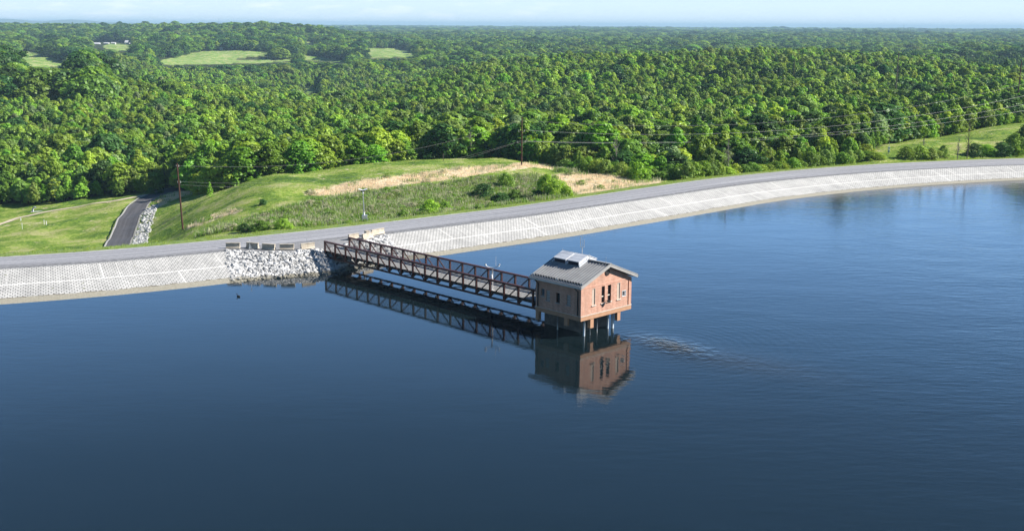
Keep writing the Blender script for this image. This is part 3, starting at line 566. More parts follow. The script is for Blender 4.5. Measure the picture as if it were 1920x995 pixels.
# ------------------------------------------------------------------ water
def water_mat():
    m = mat_new('lake_water', (.005, .011, .014), .02, 0, .5); p = m.node_tree.nodes['Principled BSDF']; p.inputs['IOR'].default_value = 1.333
    g = N(m, 'ShaderNodeNewGeometry'); pos = g.outputs['Position']
    def noise(scale, st=(1, 1, 1), detail=3, rot=0.0, rough=.55):
        mp_ = N(m, 'ShaderNodeMapping'); mp_.inputs['Scale'].default_value = st; mp_.inputs['Rotation'].default_value = (0, 0, rot); L(m, pos, mp_.inputs[0])
        n = N(m, 'ShaderNodeTexNoise', Scale=scale, Detail=detail, Roughness=rough); L(m, mp_.outputs[0], n.inputs[0]); return n.outputs[0]
    def math_(op, a, b=None, c=None):
        n = N(m, 'ShaderNodeMath', operation=op)
        for i, v in enumerate((a, b, c)):
            if v is None: continue
            if isinstance(v, (int, float)): n.inputs[i].default_value = v
            else: L(m, v, n.inputs[i])
        return n.outputs[0]
    sp = N(m, 'ShaderNodeSeparateXYZ'); L(m, pos, sp.inputs[0]); X, Y = sp.outputs['X'], sp.outputs['Y']
    def gauss(cx, cy, ax, ay, rot):
        c, s = math.cos(rot), math.sin(rot)
        dx = math_('SUBTRACT', X, cx); dy = math_('SUBTRACT', Y, cy)
        u = math_('ADD', math_('MULTIPLY', dx, c / ax), math_('MULTIPLY', dy, s / ax)); v = math_('ADD', math_('MULTIPLY', dx, -s / ay), math_('MULTIPLY', dy, c / ay))
        r2 = math_('ADD', math_('MULTIPLY', u, u), math_('MULTIPLY', v, v)); return math_('POWER', 2.718, math_('MULTIPLY', r2, -1.0))
    calm = math_('MAXIMUM', gauss(-12, 132, 36, 22, -.75), gauss(4, 112, 16, 16, 0))
    openw = N(m, 'ShaderNodeMapRange'); openw.inputs[1].default_value = -10; openw.inputs[2].default_value = 60; openw.inputs[3].default_value = .27; openw.inputs[4].default_value = .95; L(m, X, openw.inputs[0])
    patch = noise(.02, detail=3); pr_ = N(m, 'ShaderNodeMapRange'); pr_.inputs[1].default_value = .35; pr_.inputs[2].default_value = .65; pr_.inputs[3].default_value = .6; pr_.inputs[4].default_value = 1.3; L(m, patch, pr_.inputs[0])
    amp = math_('MULTIPLY', math_('MULTIPLY', openw.outputs[0], pr_.outputs[0]), math_('SUBTRACT', 1.0, math_('MULTIPLY', calm, .5)))
    h = math_('ADD', math_('MULTIPLY', noise(.9, (.45, 1.3, 1), 4, .25), .035), math_('MULTIPLY', noise(3.2, (.6, 1.2, 1), 3, .1), .010))
    h = math_('ADD', h, math_('MULTIPLY', noise(.16, (.5, 1, 1), 2, .3), .06))
    h = math_('MULTIPLY', h, amp)
    # boil of rising water beside the pump house, with rings running out from it
    boil = gauss(16.8, 117.0, 4.6, 2.3, -.86); boil2 = gauss(22.5, 111.5, 9.0, 3.4, -.62); trail = gauss(34, 103, 17, 6.5, -.55)
    bn = noise(1.1, (1, 1, 1), 3, 0, .5)
    h = math_('ADD', h, math_('MULTIPLY', math_('MULTIPLY', bn, .19), boil)); h = math_('ADD', h, math_('MULTIPLY', math_('MULTIPLY', bn, .035), boil2))
    h = math_('ADD', h, math_('MULTIPLY', math_('MULTIPLY', noise(.55, (.6, 1.2, 1), 3, .4, .5), .018), trail))
    wv = N(m, 'ShaderNodeTexWave', wave_type='RINGS', rings_direction='SPHERICAL', Scale=.30, Distortion=5.0, Detail=3)
    mpw = N(m, 'ShaderNodeMapping'); mpw.inputs['Location'].default_value = (-16.2, -116.8, 0); L(m, pos, mpw.inputs[0]); L(m, mpw.outputs[0], wv.inputs[0])
    ring = gauss(17, 118, 19, 14, -.2)
    h = math_('ADD', h, math_('MULTIPLY', math_('MULTIPLY', wv.outputs['Fac'], .004), ring))
    bp = N(m, 'ShaderNodeBump', Strength=1.0, Distance=1.0); L(m, math_('SUBTRACT', .5, math_('MULTIPLY', math_('MAXIMUM', boil, math_('MULTIPLY', boil2, .35)), .44)), p.inputs['Specular IOR Level']); L(m, h, bp.inputs['Height']); L(m, bp.outputs[0], p.inputs['Normal'])
    # foam flecks and drifting algae on the boil
    fn = noise(1.1, (1, 1.5, 1), 5, .3, .7)
    fr = N(m, 'ShaderNodeMapRange'); fr.inputs[1].default_value = .60; fr.inputs[2].default_value = .67; L(m, math_('ADD', fn, math_('MULTIPLY', boil, .04)), fr.inputs[0])
    core = gauss(15.6, 118.6, 2.3, .75, -.9)
    ff = math_('MULTIPLY', fr.outputs[0], math_('MINIMUM', math_('MULTIPLY', core, 1.3), .5))
    mc = N(m, 'ShaderNodeMixRGB'); mc.inputs[1].default_value = (.005, .011, .014, 1); mc.inputs[2].default_value = (.42, .44, .44, 1); L(m, ff, mc.inputs[0])
    sc_ = N(m, 'ShaderNodeMapRange'); sc_.inputs[1].default_value = .66; sc_.inputs[2].default_value = .70; L(m, noise(1.1, (.5, 1.6, 1), 4, .5, .7), sc_.inputs[0])
    mc2 = N(m, 'ShaderNodeMixRGB'); mc2.inputs[2].default_value = (.14, .12, .07, 1); L(m, math_('MULTIPLY', sc_.outputs[0], math_('MULTIPLY', gauss(22, 116, 15, 8, -.6), .3)), mc2.inputs[0]); L(m, mc.outputs[0], mc2.inputs[1])
    # silty greenish tint of the boil
    mc3 = N(m, 'ShaderNodeMixRGB'); mc3.inputs[2].default_value = (.03, .026, .017, 1); L(m, math_('MULTIPLY', math_('MAXIMUM', boil, math_('MULTIPLY', boil2, .5)), .85), mc3.inputs[0]); L(m, mc2.outputs[0], mc3.inputs[1])
    L(m, mc3.outputs[0], p.inputs['Base Color'])
    return m
WX = np.linspace(-190, 360, 220)
sh = CR - NRM * (RUN + -.9)[:, None] * 1.0
sh_y = np.interp(WX, sh[:, 0], sh[:, 1])
V = []
for t in np.linspace(0, 1, 14): V.append(np.c_[WX, -420 + (sh_y + 420) * t, np.zeros(220)])
V = np.concatenate(V); i = (np.arange(13)[:, None] * 220 + np.arange(219)[None]).ravel()
w = link('water', mesh_np('water', V, np.c_[i, i + 1, i + 221, i + 220], water_mat())); w['kind'] = 'structure'

# ------------------------------------------------------------------ ribbons: access road, track
def ribbon(name, pts, half, mat, lift, edges=None):
    P = spline(pts, .8)
    for _ in range(6): P[1:-1] = (P[:-2] + 2 * P[1:-1] + P[2:]) / 4
    T = np.gradient(P, axis=0); T /= np.linalg.norm(T, axis=1)[:, None]; Nn = np.c_[-T[:, 1], T[:, 0]]
    zc = ground_z(P[:, 0], P[:, 1])
    for _ in range(8): zc[1:-1] = (zc[:-2] + 2 * zc[1:-1] + zc[2:]) / 4
    offs = np.linspace(half[0], half[1], 7); V = []; UV = []; arc = np.r_[0, np.cumsum(np.linalg.norm(np.diff(P, axis=0), axis=1))]
    for o_ in offs:
        Q = P + Nn * o_; z = np.maximum(zc, ground_z(Q[:, 0], Q[:, 1])) + lift; V.append(np.c_[Q, z]); UV.append(np.c_[arc, np.full(len(P), o_)])
    V = np.concatenate(V); n = len(P); i = (np.arange(6)[:, None] * n + np.arange(n - 1)[None]).ravel()
    o = link(name, mesh_np(name, V, np.c_[i, i + 1, i + n + 1, i + n], mat, True, np.concatenate(UV))); o['kind'] = 'structure'
    return P, Nn, zc
M['blacktop'] = road_mat('dark_blacktop', (.052, .05, .056), (.078, .075, .08), True)
AP, AN, AZ = ribbon('access_road', ACCESS, (-2.2, 2.2), M['blacktop'], .12)
ribbon('road_kerb', ACCESS, (2.2, 2.55), mottled('pale_concrete_kerb', (.33, .32, .30), (.42, .41, .39), 1, .9), .2)
ribbon('gravel_edge', ACCESS, (-2.6, -2.2), mottled('pale_gravel', (.25, .24, .2), (.38, .36, .32), 2, .9), .1)
ribbon('dirt_track', TRACK, (-.75, .75), road_mat('pale_dirt', (.42, .35, .24), (.58, .50, .37), False), .1)

# ------------------------------------------------------------------ riprap headland and gravel pad at the bridge
PADL = [(-39.6, 156.2), (-38.6, 156.4), (-36.1, 155.5), (-32.4, 155.2), (-29.7, 156.4), (-27.2, 157.2), (-25.4, 159.0), (-23.3, 162.0), (-21.0, 165.8), (-19.0, 169.8)]
TOEL = [(-36.6, 145.9), (-35.4, 146.7), (-33.2, 147.9), (-30.4, 149.0), (-27.6, 150.0), (-25.2, 150.9), (-23.3, 153.2), (-20.6, 155.9), (-17.6, 158.4), (-14.9, 160.4)]
pe = spline(PADL, .5); te = spline(TOEL, .5)
def resample(P, n):
    a = np.r_[0, np.cumsum(np.linalg.norm(np.diff(P, axis=0), axis=1))]; t = np.linspace(0, a[-1], n); return np.c_[np.interp(t, a, P[:, 0]), np.interp(t, a, P[:, 1])]
kk = np.linspace(0, len(PADL) - 1, 111)
pe = np.c_[np.interp(kk, range(len(PADL)), [p[0] for p in PADL]), np.interp(kk, range(len(PADL)), [p[1] for p in PADL])]
te = np.c_[np.interp(kk, range(len(TOEL)), [p[0] for p in TOEL]), np.interp(kk, range(len(TOEL)), [p[1] for p in TOEL])]
for _ in range(4):
    pe[1:-1] = (pe[:-2] + 2 * pe[1:-1] + pe[2:]) / 4; te[1:-1] = (te[:-2] + 2 * te[1:-1] + te[2:]) / 4
inn = np.array([CR[crest_frame(*p)[1][0]] + NRM[crest_frame(*p)[1][0]] * 2.0 for p in pe])
Vp = np.concatenate([np.c_[inn, np.full(111, CREST_Z + .03)], np.c_[pe, np.full(111, CREST_Z + .012)], np.c_[pe + (te - pe) * .04, np.full(111, CREST_Z - .12)]])
i = np.arange(110)
o = link('gravel_pad', mesh_np('gravel_pad', Vp, np.concatenate([np.c_[i, i + 111, i + 112, i + 1], np.c_[i + 111, i + 222, i + 223, i + 112]]), M['pad'], True, Vp[:, :2])); o['kind'] = 'structure'
Vb = np.concatenate([np.c_[pe + (te - pe) * t, np.full(111, CREST_Z - .02 + (-.02 - CREST_Z) * t)] for t in (0, .5, 1, 1.25)])
o = link('bank', mesh_np('bank', Vb, np.concatenate([np.c_[i + r * 111, i + 1 + r * 111, i + 112 + r * 111, i + 111 + r * 111] for r in range(3)]), mottled('shaded_gaps_between_stones', (.08, .08, .08), (.18, .18, .175), 2, .95), False)); o['kind'] = 'structure'  # bed under the stones coloured dark to stand for shade in their gaps

def rock_mesh(seed):
    r = random.Random(seed); import bmesh
    bm = bmesh.new(); bmesh.ops.create_icosphere(bm, subdivisions=2, radius=.5)
    pl = [(Vector((r.gauss(0, 1), r.gauss(0, 1), r.gauss(0, 1))).normalized(), r.uniform(.26, .42)) for _ in range(9)]
    sc = Vector((r.uniform(.95, 1.35), r.uniform(.8, 1.05), r.uniform(.62, .85)))
    for v in bm.verts:
        for n_, d in pl:
            k = v.co.dot(n_)
            if k > d: v.co -= n_ * (k - d)
        v.co = Vector((v.co.x * sc.x, v.co.y * sc.y, v.co.z * sc.z)) * 1.15
    me = bpy.data.meshes.new('stone'); bm.to_mesh(me); bm.free(); me.materials.append(M['stone']); return me
ROCKS = [rock_mesh(s) for s in range(7)]
def rock_arrays(me):
    V = np.empty(len(me.vertices) * 3, np.float32); me.vertices.foreach_get('co', V); Fc = np.array([tuple(p.vertices) for p in me.polygons]); return V.reshape(-1, 3), Fc
RA = [rock_arrays(m) for m in ROCKS]
def rotm(rx, ry, rz): return np.array(Matrix.Rotation(rz, 3, 'Z') @ Matrix.Rotation(ry, 3, 'Y') @ Matrix.Rotation(rx, 3, 'X'))
def merged_rocks(name, items, label, cat):
    V = []; F_ = []; b = 0
    for (p, s, r, k) in items:
        v, f_ = RA[k]; V.append(v @ rotm(*r).T * s + np.array(p)); F_.append(f_ + b); b += len(v)
    o = link(name, mesh_np(name, np.concatenate(V), np.concatenate(F_), M['stone'])); return tag(o, label, cat, kind='stuff')
stones = []
for kx in np.arange(0, 110, .72):
    a = pe[int(kx)] + (pe[int(kx) + 1] - pe[int(kx)]) * (kx % 1); b = te[int(kx)] + (te[int(kx) + 1] - te[int(kx)]) * (kx % 1)
    ln = np.linalg.norm(b - a)
    for t in np.arange(.02, 1.16, .37 / ln):
        tt = t + RNG.normal(0, .012); q = a + (b - a) * tt + RNG.normal(0, .13, 2); z = CREST_Z - .1 + (-.1 - CREST_Z) * tt
        s = float(np.clip(RNG.lognormal(-.88, .30), .25, .75)); stones.append(((q[0], q[1], z + s * .10), s, tuple(RNG.uniform(-.5, .5, 2)) + (RNG.uniform(0, 6.28),), int(RNG.integers(7))))
print('bank stones', len(stones))
score = np.array([s[1] if s[0][2] > .05 else 0 for s in stones]); UVX = np.array([math.cos(-.7952), math.sin(-.7952)])
under = np.array([(-1 < (np.array(s[0][:2]) - np.array([-26.02, 156.52])) @ np.array([-UVX[1], UVX[0]]) < 5.0) and (np.array(s[0][:2]) - np.array([-26.02, 156.52])) @ UVX > 0 for s in stones]); score[under] *= .3
order = np.argsort(-score); top = set(order[:300].tolist())
merged_rocks('riprap', [s for k, s in enumerate(stones) if k not in top], 'heap of smaller pale riprap filling the gaps on the bank at the footbridge', 'riprap')
for k in sorted(top):
    p, s, r, j = stones[k]; o = link('riprap_stone', ROCKS[j], loc=p, rot=r); o.scale = (s, s, s)
    lr = ((np.array(p[:2]) - np.array([-26.02, 156.52])) @ np.array([-UVX[1], UVX[0]]))
    if lr < 0: tag(o, 'large pale angular stone on the riprap bank left of the red footbridge', 'stone', 'large stones on the bank left of the footbridge')
    elif lr > 4.2: tag(o, 'large pale angular stone on the riprap bank right of the red footbridge', 'stone', 'large stones on the bank right of the footbridge')
    else: tag(o, 'large pale stone on the shaded bank under the red footbridge', 'stone', 'large stones on the bank under the footbridge')
# stone lined ditch beside the access road
dit = []
for k in range(len(AP)):
    for _ in range(16):
        w_ = RNG.uniform(2.9, 5.6); q = AP[k] - AN[k] * w_ + RNG.normal(0, .2, 2); z = float(ground_z(q[0], q[1])[0]); s = float(np.clip(RNG.lognormal(-1.05, .28), .22, .6))
        if q[1] < 272: dit.append(((q[0], q[1], z + s * .12), s, tuple(RNG.uniform(-.5, .5, 2)) + (RNG.uniform(0, 6.28),), int(RNG.integers(7))))
print('ditch', len(dit))
merged_rocks('ditch_stones', dit, 'band of white broken rock lining the ditch beside the black access road', 'riprap')

# ------------------------------------------------------------------ footbridge
BA = -.7952; BO = Vector((-26.0195, 156.5216, 0)); BS = 2.3892; BW = 4.1975
br = empty('footbridge', BO, BA); tag(br, 'dark red steel truss footbridge reaching from the bank to the brick pump house', 'footbridge')
ZT, ZB, ZD = 3.62, 1.29, 2.12
for j, yv in enumerate((0.0, BW)):
    sgn = 1 if j == 0 else -1
    MB().bar((-.1, yv, ZT - .11), (18 * BS - .02, yv, ZT - .11), .24, .22).build('top_chord', M['rust_steel'], br)
    MB().bar((.9, yv, ZB + .1), (18 * BS - .02, yv, ZB + .1), .22, .20).bar((0, yv, ZD - .25), (.95, yv, ZB + .1), .2, .2).build('bottom_chord', M['rust_steel'], br)
    for k in range(19):
        x = k * BS - (.1 if k == 18 else 0); zb_ = ZB + .2 if k else ZD - .35
        MB().box((x - .1, yv - .1, zb_), (x + .1, yv + .1, ZT - .22)).build('post', M['rust_steel'], br)
        if k < 18:
            x2 = (k + 1) * BS; zb0 = ZB + .22 if k else ZD - .2
            if k < 9: MB().bar((x + .14, yv, ZT - .26), (x2 - .14, yv, ZB + .24), .11, .11).build('diagonal', M['rust_steel'], br)
            else: MB().bar((x + .14, yv, ZB + .24), (x2 - .14, yv, ZT - .26), .11, .11).build('diagonal', M['rust_steel'], br)
    for r in range(9):
        z = ZD + .12 + r * .135
        MB().bar((.05, yv + sgn * .15, z), (18 * BS - .1, yv + sgn * .15, z), .05, .05).build('rail', M['dark_steel'], br)
dk = MB()
for k in range(18): dk.box((k * BS + .008, .22, ZD - .1), ((k + 1) * BS - .008, BW - .22, ZD))
dk.box((-1.8, .1, ZD - .12), (.0, BW - .1, ZD + .02))
dk.build('deck', M['deck'], br)
for j, yv in enumerate((.13, BW - .13)): MB().box((0, yv - .03, ZD - .16), (18 * BS, yv + .03, ZD + .08)).build('toe_board', M['dark_steel'], br)
for k in range(19):
    x = min(k * BS, 18 * BS - .12)
    fb_ = MB(); fb_.box((x - .07, .1, ZD - .34), (x + .07, BW - .1, ZD - .10))
    for yv, s_ in ((.1, 1), (BW - .1, -1)): fb_.add([(x - .03, yv, ZD - .34), (x + .03, yv, ZD - .34), (x + .03, yv + s_ * .45, ZD - .34), (x - .03, yv + s_ * .45, ZD - .34), (x - .03, yv, ZD - .62), (x + .03, yv, ZD - .62)],
                                             [(0, 1, 2, 3), (4, 5, 1, 0), (4, 3, 2, 5), (0, 3, 4), (1, 5, 2)])
    fb_.build('floor_beam', M['dark_steel'], br)
    if k < 18: MB().bar((k * BS, .15, ZB + .1), ((k + 1) * BS, BW - .15, ZB + .1) if k % 2 else ((k + 1) * BS, BW - .15, ZB + .1), .08, .08).build('wind_brace', M['dark_steel'], br) if k % 2 else None
for k in range(3): MB().tube([(0, BW * .5 + (k - 1) * 1.2, ZD - .45), (18 * BS, BW * .5 + (k - 1) * 1.2, ZD - .45)], .06, 6).build('conduit', M['dark_steel'], br)
ab = MB(); ab.box((-1.3, -.5, .2), (-.02, BW + .5, ZD - .14)); o = ab.build('abutment', mottled('abutment_concrete', (.3, .3, .29), (.45, .44, .42), 1, .85), None, loc=BO, rot=(0, 0, BA))
tag(o, 'low concrete abutment block under the bank end of the red footbridge', 'abutment')

# white instrument mast clamped on the footbridge
im = empty('instrument_mast', BO + Matrix.Rotation(BA, 3, 'Z') @ Vector((13.9 * BS, .62, ZD)), BA); tag(im, 'white instrument mast with Y shaped arms standing on the footbridge deck', 'instrument mast')
MB().tube([(0, 0, 0), (0, 0, 2.75)], .075, 8).build('pole', M['white_paint'], im, True)
MB().box((-.2, -.2, 0), (.2, .2, .05)).build('base_plate', M['white_paint'], im)
for s_ in (-1, 1):
    MB().tube([(0, 0, 2.7), (s_ * .35, s_ * .35, 2.82), (s_ * .55, s_ * .5, 2.98)], .05, 6).build('arm', M['white_paint'], im)
    MB().tube([(s_ * .58, s_ * .52, 2.95), (s_ * .62, s_ * .56, 3.1), (s_ * .60, s_ * .55, 3.22)], [.10, .13, .04], 10).build('sensor', M['white_paint'], im, True)
MB().tube([(.3, .28, 2.8), (.3, .28, 4.1)], [.02, .012], 6).build('whip_antenna', M['white_paint'], im)
MB().box((-.13, -.19, 1.5), (.13, -.08, 1.9)).build('junction_box', M['white_paint'], im)

# ------------------------------------------------------------------ pump house (local x = towards lake, y = along the gable; origin at the lit front left corner)
UXV = Matrix.Rotation(BA, 3, 'Z')
HO = BO + UXV @ Vector((49.8018, -2.0, 0))
ph = empty('pump_house', HO, BA); tag(ph, 'red brick pump house with grey metal gable roof standing on piers in the lake', 'pump house')
GW, SL = 8.387, 6.79; Z0, ZS, ZE = 1.86, 2.39, 5.52; ZA = 7.30
def wall_mesh(name, parent, origin, ax, length, top, openings, mat, z0, depth=.28):
    "wall in the plane origin+ax*s, with recessed openings; top is a function of s"
    ax = Vector(ax); nrm = Vector((ax.y, -ax.x, 0)); V = []; Fc = []; UV = []
    def P(s, z, d=0): p = Vector(origin) + ax * s - nrm * d; return (p.x, p.y, z)
    ss = sorted({0.0, length} | {o[0] for o in openings} | {o[1] for o in openings} | ({length / 2} if top(length / 2) != top(0) else set()))
    def quad(pts, uvs):
        b = len(V); V.extend(pts); UV.extend(uvs); Fc.append(tuple(range(b, b + len(pts))))
    for a, b in zip(ss[:-1], ss[1:]):
        zz = [z0]; inside = sorted([o for o in openings if o[0] <= a + 1e-6 and o[1] >= b - 1e-6], key=lambda o: o[2])
        z = z0
        for o in inside:
            quad([P(a, z), P(b, z), P(b, o[2]), P(a, o[2])], [(a, z), (b, z), (b, o[2]), (a, o[2])]); z = o[3]
        quad([P(a, z), P(b, z), P(b, top(b)), P(a, top(a))], [(a, z), (b, z), (b, top(b)), (a, top(a))])
    for (a, b, lo, hi, d) in openings:
        for q in ([(a, lo, 0), (b, lo, 0), (b, lo, d), (a, lo, d)], [(a, hi, d), (b, hi, d), (b, hi, 0), (a, hi, 0)], [(a, lo, 0), (a, lo, d), (a, hi, d), (a, hi, 0)], [(b, lo, d), (b, lo, 0), (b, hi, 0), (b, hi, d)], [(a, lo, d), (b, lo, d), (b, hi, d), (a, hi, d)]):
            quad([P(*t) for t in q], [(t[0] + t[2], t[1]) for t in q])
    me = bpy.data.meshes.new(name); me.from_pydata(V, [], Fc); me.materials.append(mat); l = me.uv_layers.new(name='UVMap')
    l.data.foreach_set('uv', [c for f_ in Fc for i in f_ for c in UV[i]]); me.update(); return link(name, me, parent)
gab = lambda s: ZE + (ZA - ZE) * (1 - abs(s - GW / 2) / (GW / 2)) - .0
# gable wall faces +x : runs along +y
g_open = [(1.79, 2.29, 3.35, 5.2, .10), (3.32, 3.87, 3.35, 5.22, .26), (4.34, 4.92, 3.35, 5.22, .26), (5.93, 6.45, 3.4, 5.2, .08), (6.78, 7.45, 3.52, 4.2, .35)]
wall_mesh('gable_wall', ph, (0, 0, 0), (0, 1, 0), GW, gab, g_open, M['brick'], ZS)
# side wall faces -y : runs along +x from the back corner to the front corner
s_open = [(SL - 5.93, SL - 5.45, 3.72, 4.55, .14), (SL - 5.19, SL - 4.62, 3.35, 4.5, .12), (SL - 3.69, SL - 3.13, 3.35, 4.45, .24), (SL - 2.10, SL - 1.55, 3.35, 4.5, .12)]
wall_mesh('side_wall', ph, (-SL, 0, 0), (1, 0, 0), SL, lambda s: ZE - .02, s_open, M['brick'], ZS)
wall_mesh('back_side_wall', ph, (0, GW, 0), (-1, 0, 0), SL, lambda s: ZE - .02, [], M['brick'], ZS)
wall_mesh('back_wall', ph, (-SL, GW, 0), (0, -1, 0), GW, gab, [(GW / 2 - .6, GW / 2 + .6, 2.42, 4.6, .15)], M['brick'], ZS)
MB().box((-SL - .13, GW / 2 - .58, 2.42), (-SL - .2, GW / 2 + .58, 4.58)).build('door', M['dark_steel'], ph) if False else MB().box((-SL + .08, GW / 2 - .58, 2.42), (-SL + .13, GW / 2 + .58, 4.58)).build('door', M['dark_steel'], ph)
MB().box((-SL - .02, -.02, Z0), (.03, GW + .02, ZS)).build('edge_beam', M['precast'], ph, bevel=.02)
MB().box((.031, -.03, ZS - .05), (.055, GW + .03, ZS + .04)).box((-SL, -.05, ZS - .03), (.03, -.021, ZS + .03)).build('drip_ledge', M['stone_trim'], ph)
# brick band course across the gable
MB().box((.0, .1, 5.42), (.025, GW - .1, 5.56)).build('belt_course', mottled('belt_brick', (.52, .27, .19), (.62, .36, .27), 3, .85), ph)
# windows
def window(parts, name='window'):
    return parts
def sill(y0, y1, z, side=False):
    if not side: return MB().box((-.02, y0 - .12, z - .10), (.09, y1 + .12, z)).build('sill', M['stone_trim'], ph, bevel=.01)
    return MB().box((y0 - .08, -.08, z - .09), (y1 + .08, .02, z)).build('sill', M['fascia'], ph, bevel=.01)
for (a, b) in ((3.32, 3.87), (4.34, 4.92)):
    fr = MB(); x0, x1 = -.22, -.14
    fr.box((x0, a, 3.35), (x1, a + .06, 5.22)).box((x0, b - .06, 3.35), (x1, b, 5.22)).box((x0, a + .06, 3.35), (x1, b - .06, 3.43)).box((x0, a + .06, 5.15), (x1, b - .06, 5.22))
    wdw = fr.build('window', M['dark_steel'], ph)
    MB().box((x0 + .02, a + .06, 4.0), (x1 + .03, b - .06, 4.12)).build('transom', M['stone_trim'], wdw)
    MB().box((-.205, a + .06, 3.43), (-.19, b - .06, 5.15)).build('pane', M['glass'], wdw)
    mb = MB()
    for z in (3.72, 4.4, 4.68, 4.94): mb.box((-.188, a + .06, z - .012), (-.165, b - .06, z + .012))
    mb.box((-.188, (a + b) / 2 - .012, 3.43), (-.165, (a + b) / 2 + .012, 5.15)); mb.build('glazing_bars', M['dark_steel'], wdw)
for a, b in ((1.79, 2.29), (3.32, 3.87), (4.34, 4.92), (5.93, 6.45)): sill(a, b, 3.36)
for a, b in ((1.79, 2.29), (5.93, 6.45)):
    MB().box((-.09, a + .02, 3.38), (-.075, b - .02, 5.18)).build('blind_panel', M['brick'], ph)
    q = MB(); q.box((-.08, a, 3.37), (.004, a + .03, 5.2)).box((-.08, b - .03, 3.37), (.004, b, 5.2)).box((-.08, a, 5.17), (.004, b, 5.2)); q.build('window_surround', M['stone_trim'], ph)
hb = MB(); a, b, lo, hi = 6.78, 7.45, 3.52, 4.2
hb.box((-.3, a, lo), (.03, a + .05, hi)).box((-.3, b - .05, lo), (.03, b, hi)).box((-.3, a, lo), (.03, b, lo + .05)).box((-.3, a, hi - .05), (.03, b, hi)); hb.build('wall_hatch', M['white_paint'], ph)
MB().box((-.29, a + .05, lo + .05), (-.27, a + .34, hi - .05)).build('hatch_cover', M['white_paint'], ph)
MB().box((-.33, a + .34, lo + .05), (-.31, b - .05, hi - .05)).build('hatch_opening', M['black'], ph)
for k, (s0, s1, lo, hi, d) in enumerate(s_open):
    x0, x1 = -SL + s0, -SL + s1; fr = MB()
    fr.box((x0, d - .05, lo), (x0 + .05, d, hi)).box((x1 - .05, d - .05, lo), (x1, d, hi)).box((x0 + .05, d - .05, lo), (x1 - .05, d, lo + .05)).box((x0 + .05, d - .05, hi - .05), (x1 - .05, d, hi))
    wdw = fr.build('window', M['fascia'] if k != 2 else M['dark_steel'], ph)
    MB().box((x0 + .05, d - .03, lo + .05), (x1 - .05, d - .015, hi - .05)).build('pane', M['blue_glass'] if k == 0 else M['glass'] if k == 2 else M['fascia'], wdw)
    mb = MB(); n_ = 3
    for z in np.linspace(lo, hi, n_ + 2)[1:-1]: mb.box((x0 + .05, d - .045, z - .012), (x1 - .05, d - .031, z + .012))
    mb.build('glazing_bars', M['dark_steel'], wdw); sill(x0, x1, lo, True)
# floodlight bracket on the sill between the big windows
lb = MB(); lb.bar((.02, 4.1, 3.55), (.42, 4.1, 3.5), .05).box((.3, 3.95, 3.42), (.52, 4.25, 3.62)).box((.36, 3.8, 3.56), (.46, 4.0, 3.68)); lb.build('wall_lamp', M['black'], ph)
# round louvred vent
vt = MB(); vt.tube([(.0, GW / 2, 6.72), (.06, GW / 2, 6.72)], .40, 24); vt = vt.build('round_vent', M['dark_steel'], ph)
lv = MB()
for k in range(5):
    z = 6.72 - .28 + k * .14; hw = math.sqrt(max(.36 ** 2 - (z - 6.72) ** 2, .01)); lv.box((.061, GW / 2 - hw, z - .03), (.09, GW / 2 + hw, z + .015))
lv.build('louvre_blades', M['black'], vt)
# roof: two slabs with standing seams; x from -SL-.5 to .47
OH, XO, XB = .5, .47, -SL - .5; TH = .30
sl = (ZA - ZE) / (GW / 2 + 0); zr = lambda y: ZA - abs(y - GW / 2) * ((ZA - 5.50) / (GW / 2 + OH))      # underside
roof = MB()
pts = [(-OH, 5.50), (GW / 2, ZA + .05), (GW + OH, 5.50), (GW + OH, 5.50 + TH), (GW / 2, ZA + .05 + TH), (-OH, 5.50 + TH)]
roof.add([(x, y, z) for x in (XB, XO) for y, z in pts], [(0, 1, 7, 6), (1, 2, 8, 7), (2, 3, 9, 8), (3, 4, 10, 9), (4, 5, 11, 10), (5, 0, 6, 11), (5, 4, 1, 0), (4, 3, 2, 1), (6, 7, 10, 11), (7, 8, 9, 10)])
roof_o = roof.build('roof', M['fascia'], ph)
top_y = lambda y: (ZA + .05 + TH) - abs(y - GW / 2) * ((ZA + .05 - 5.50) / (GW / 2 + OH))
sh_ = MB()
for side in (0, 1):
    ys_ = (-OH - .03, GW / 2) if side == 0 else (GW / 2, GW + OH + .03)
    a, b = ys_; za, zb_ = top_y(a) + .006, top_y(b) + .006
    sh_.add([(XB - .02, a, za), (XO + .02, a, za), (XO + .02, b, zb_), (XB - .02, b, zb_), (XB - .02, a, za + .02), (XO + .02, a, za + .02), (XO + .02, b, zb_ + .02), (XB - .02, b, zb_ + .02)],
            [(0, 3, 2, 1), (4, 5, 6, 7), (0, 1, 5, 4), (1, 2, 6, 5), (2, 3, 7, 6), (3, 0, 4, 7)])
    nse = 19
    for k in range(nse + 1):
        x = XB + .03 + (XO - XB - .06) * k / nse
        for (p, q) in (((x, a + .01, za + .05), (x, b, zb_ + .05)),): sh_.bar(p, q, .045, .075)
sh_.build('roof_sheeting', M['roof'], roof_o)
MB().bar((XB - .02, GW / 2, top_y(GW / 2) + .06), (XO + .02, GW / 2, top_y(GW / 2) + .06), .34, .06).build('ridge_cap', M['roof'], roof_o)
for yy in (-OH - .10, GW + OH + .10):
    gt = MB(); gt.box((XB, yy - .07, 5.60), (XO - .02, yy + .07, 5.62)).box((XB, yy - .08, 5.60), (XO - .02, yy - .06, 5.76)).box((XB, yy + .06, 5.60), (XO - .02, yy + .08, 5.76)); gt.build('gutter', M['galv'], ph)
for (x, yy) in ((-.42, -.07), (-SL + .38, -.07)):
    MB().bar((x, yy, 2.45), (x, yy, 5.1), .11, .09).bar((x, yy, 5.1), (x, -OH - .08, 5.55), .10, .09).build('downspout', M['black'], ph)
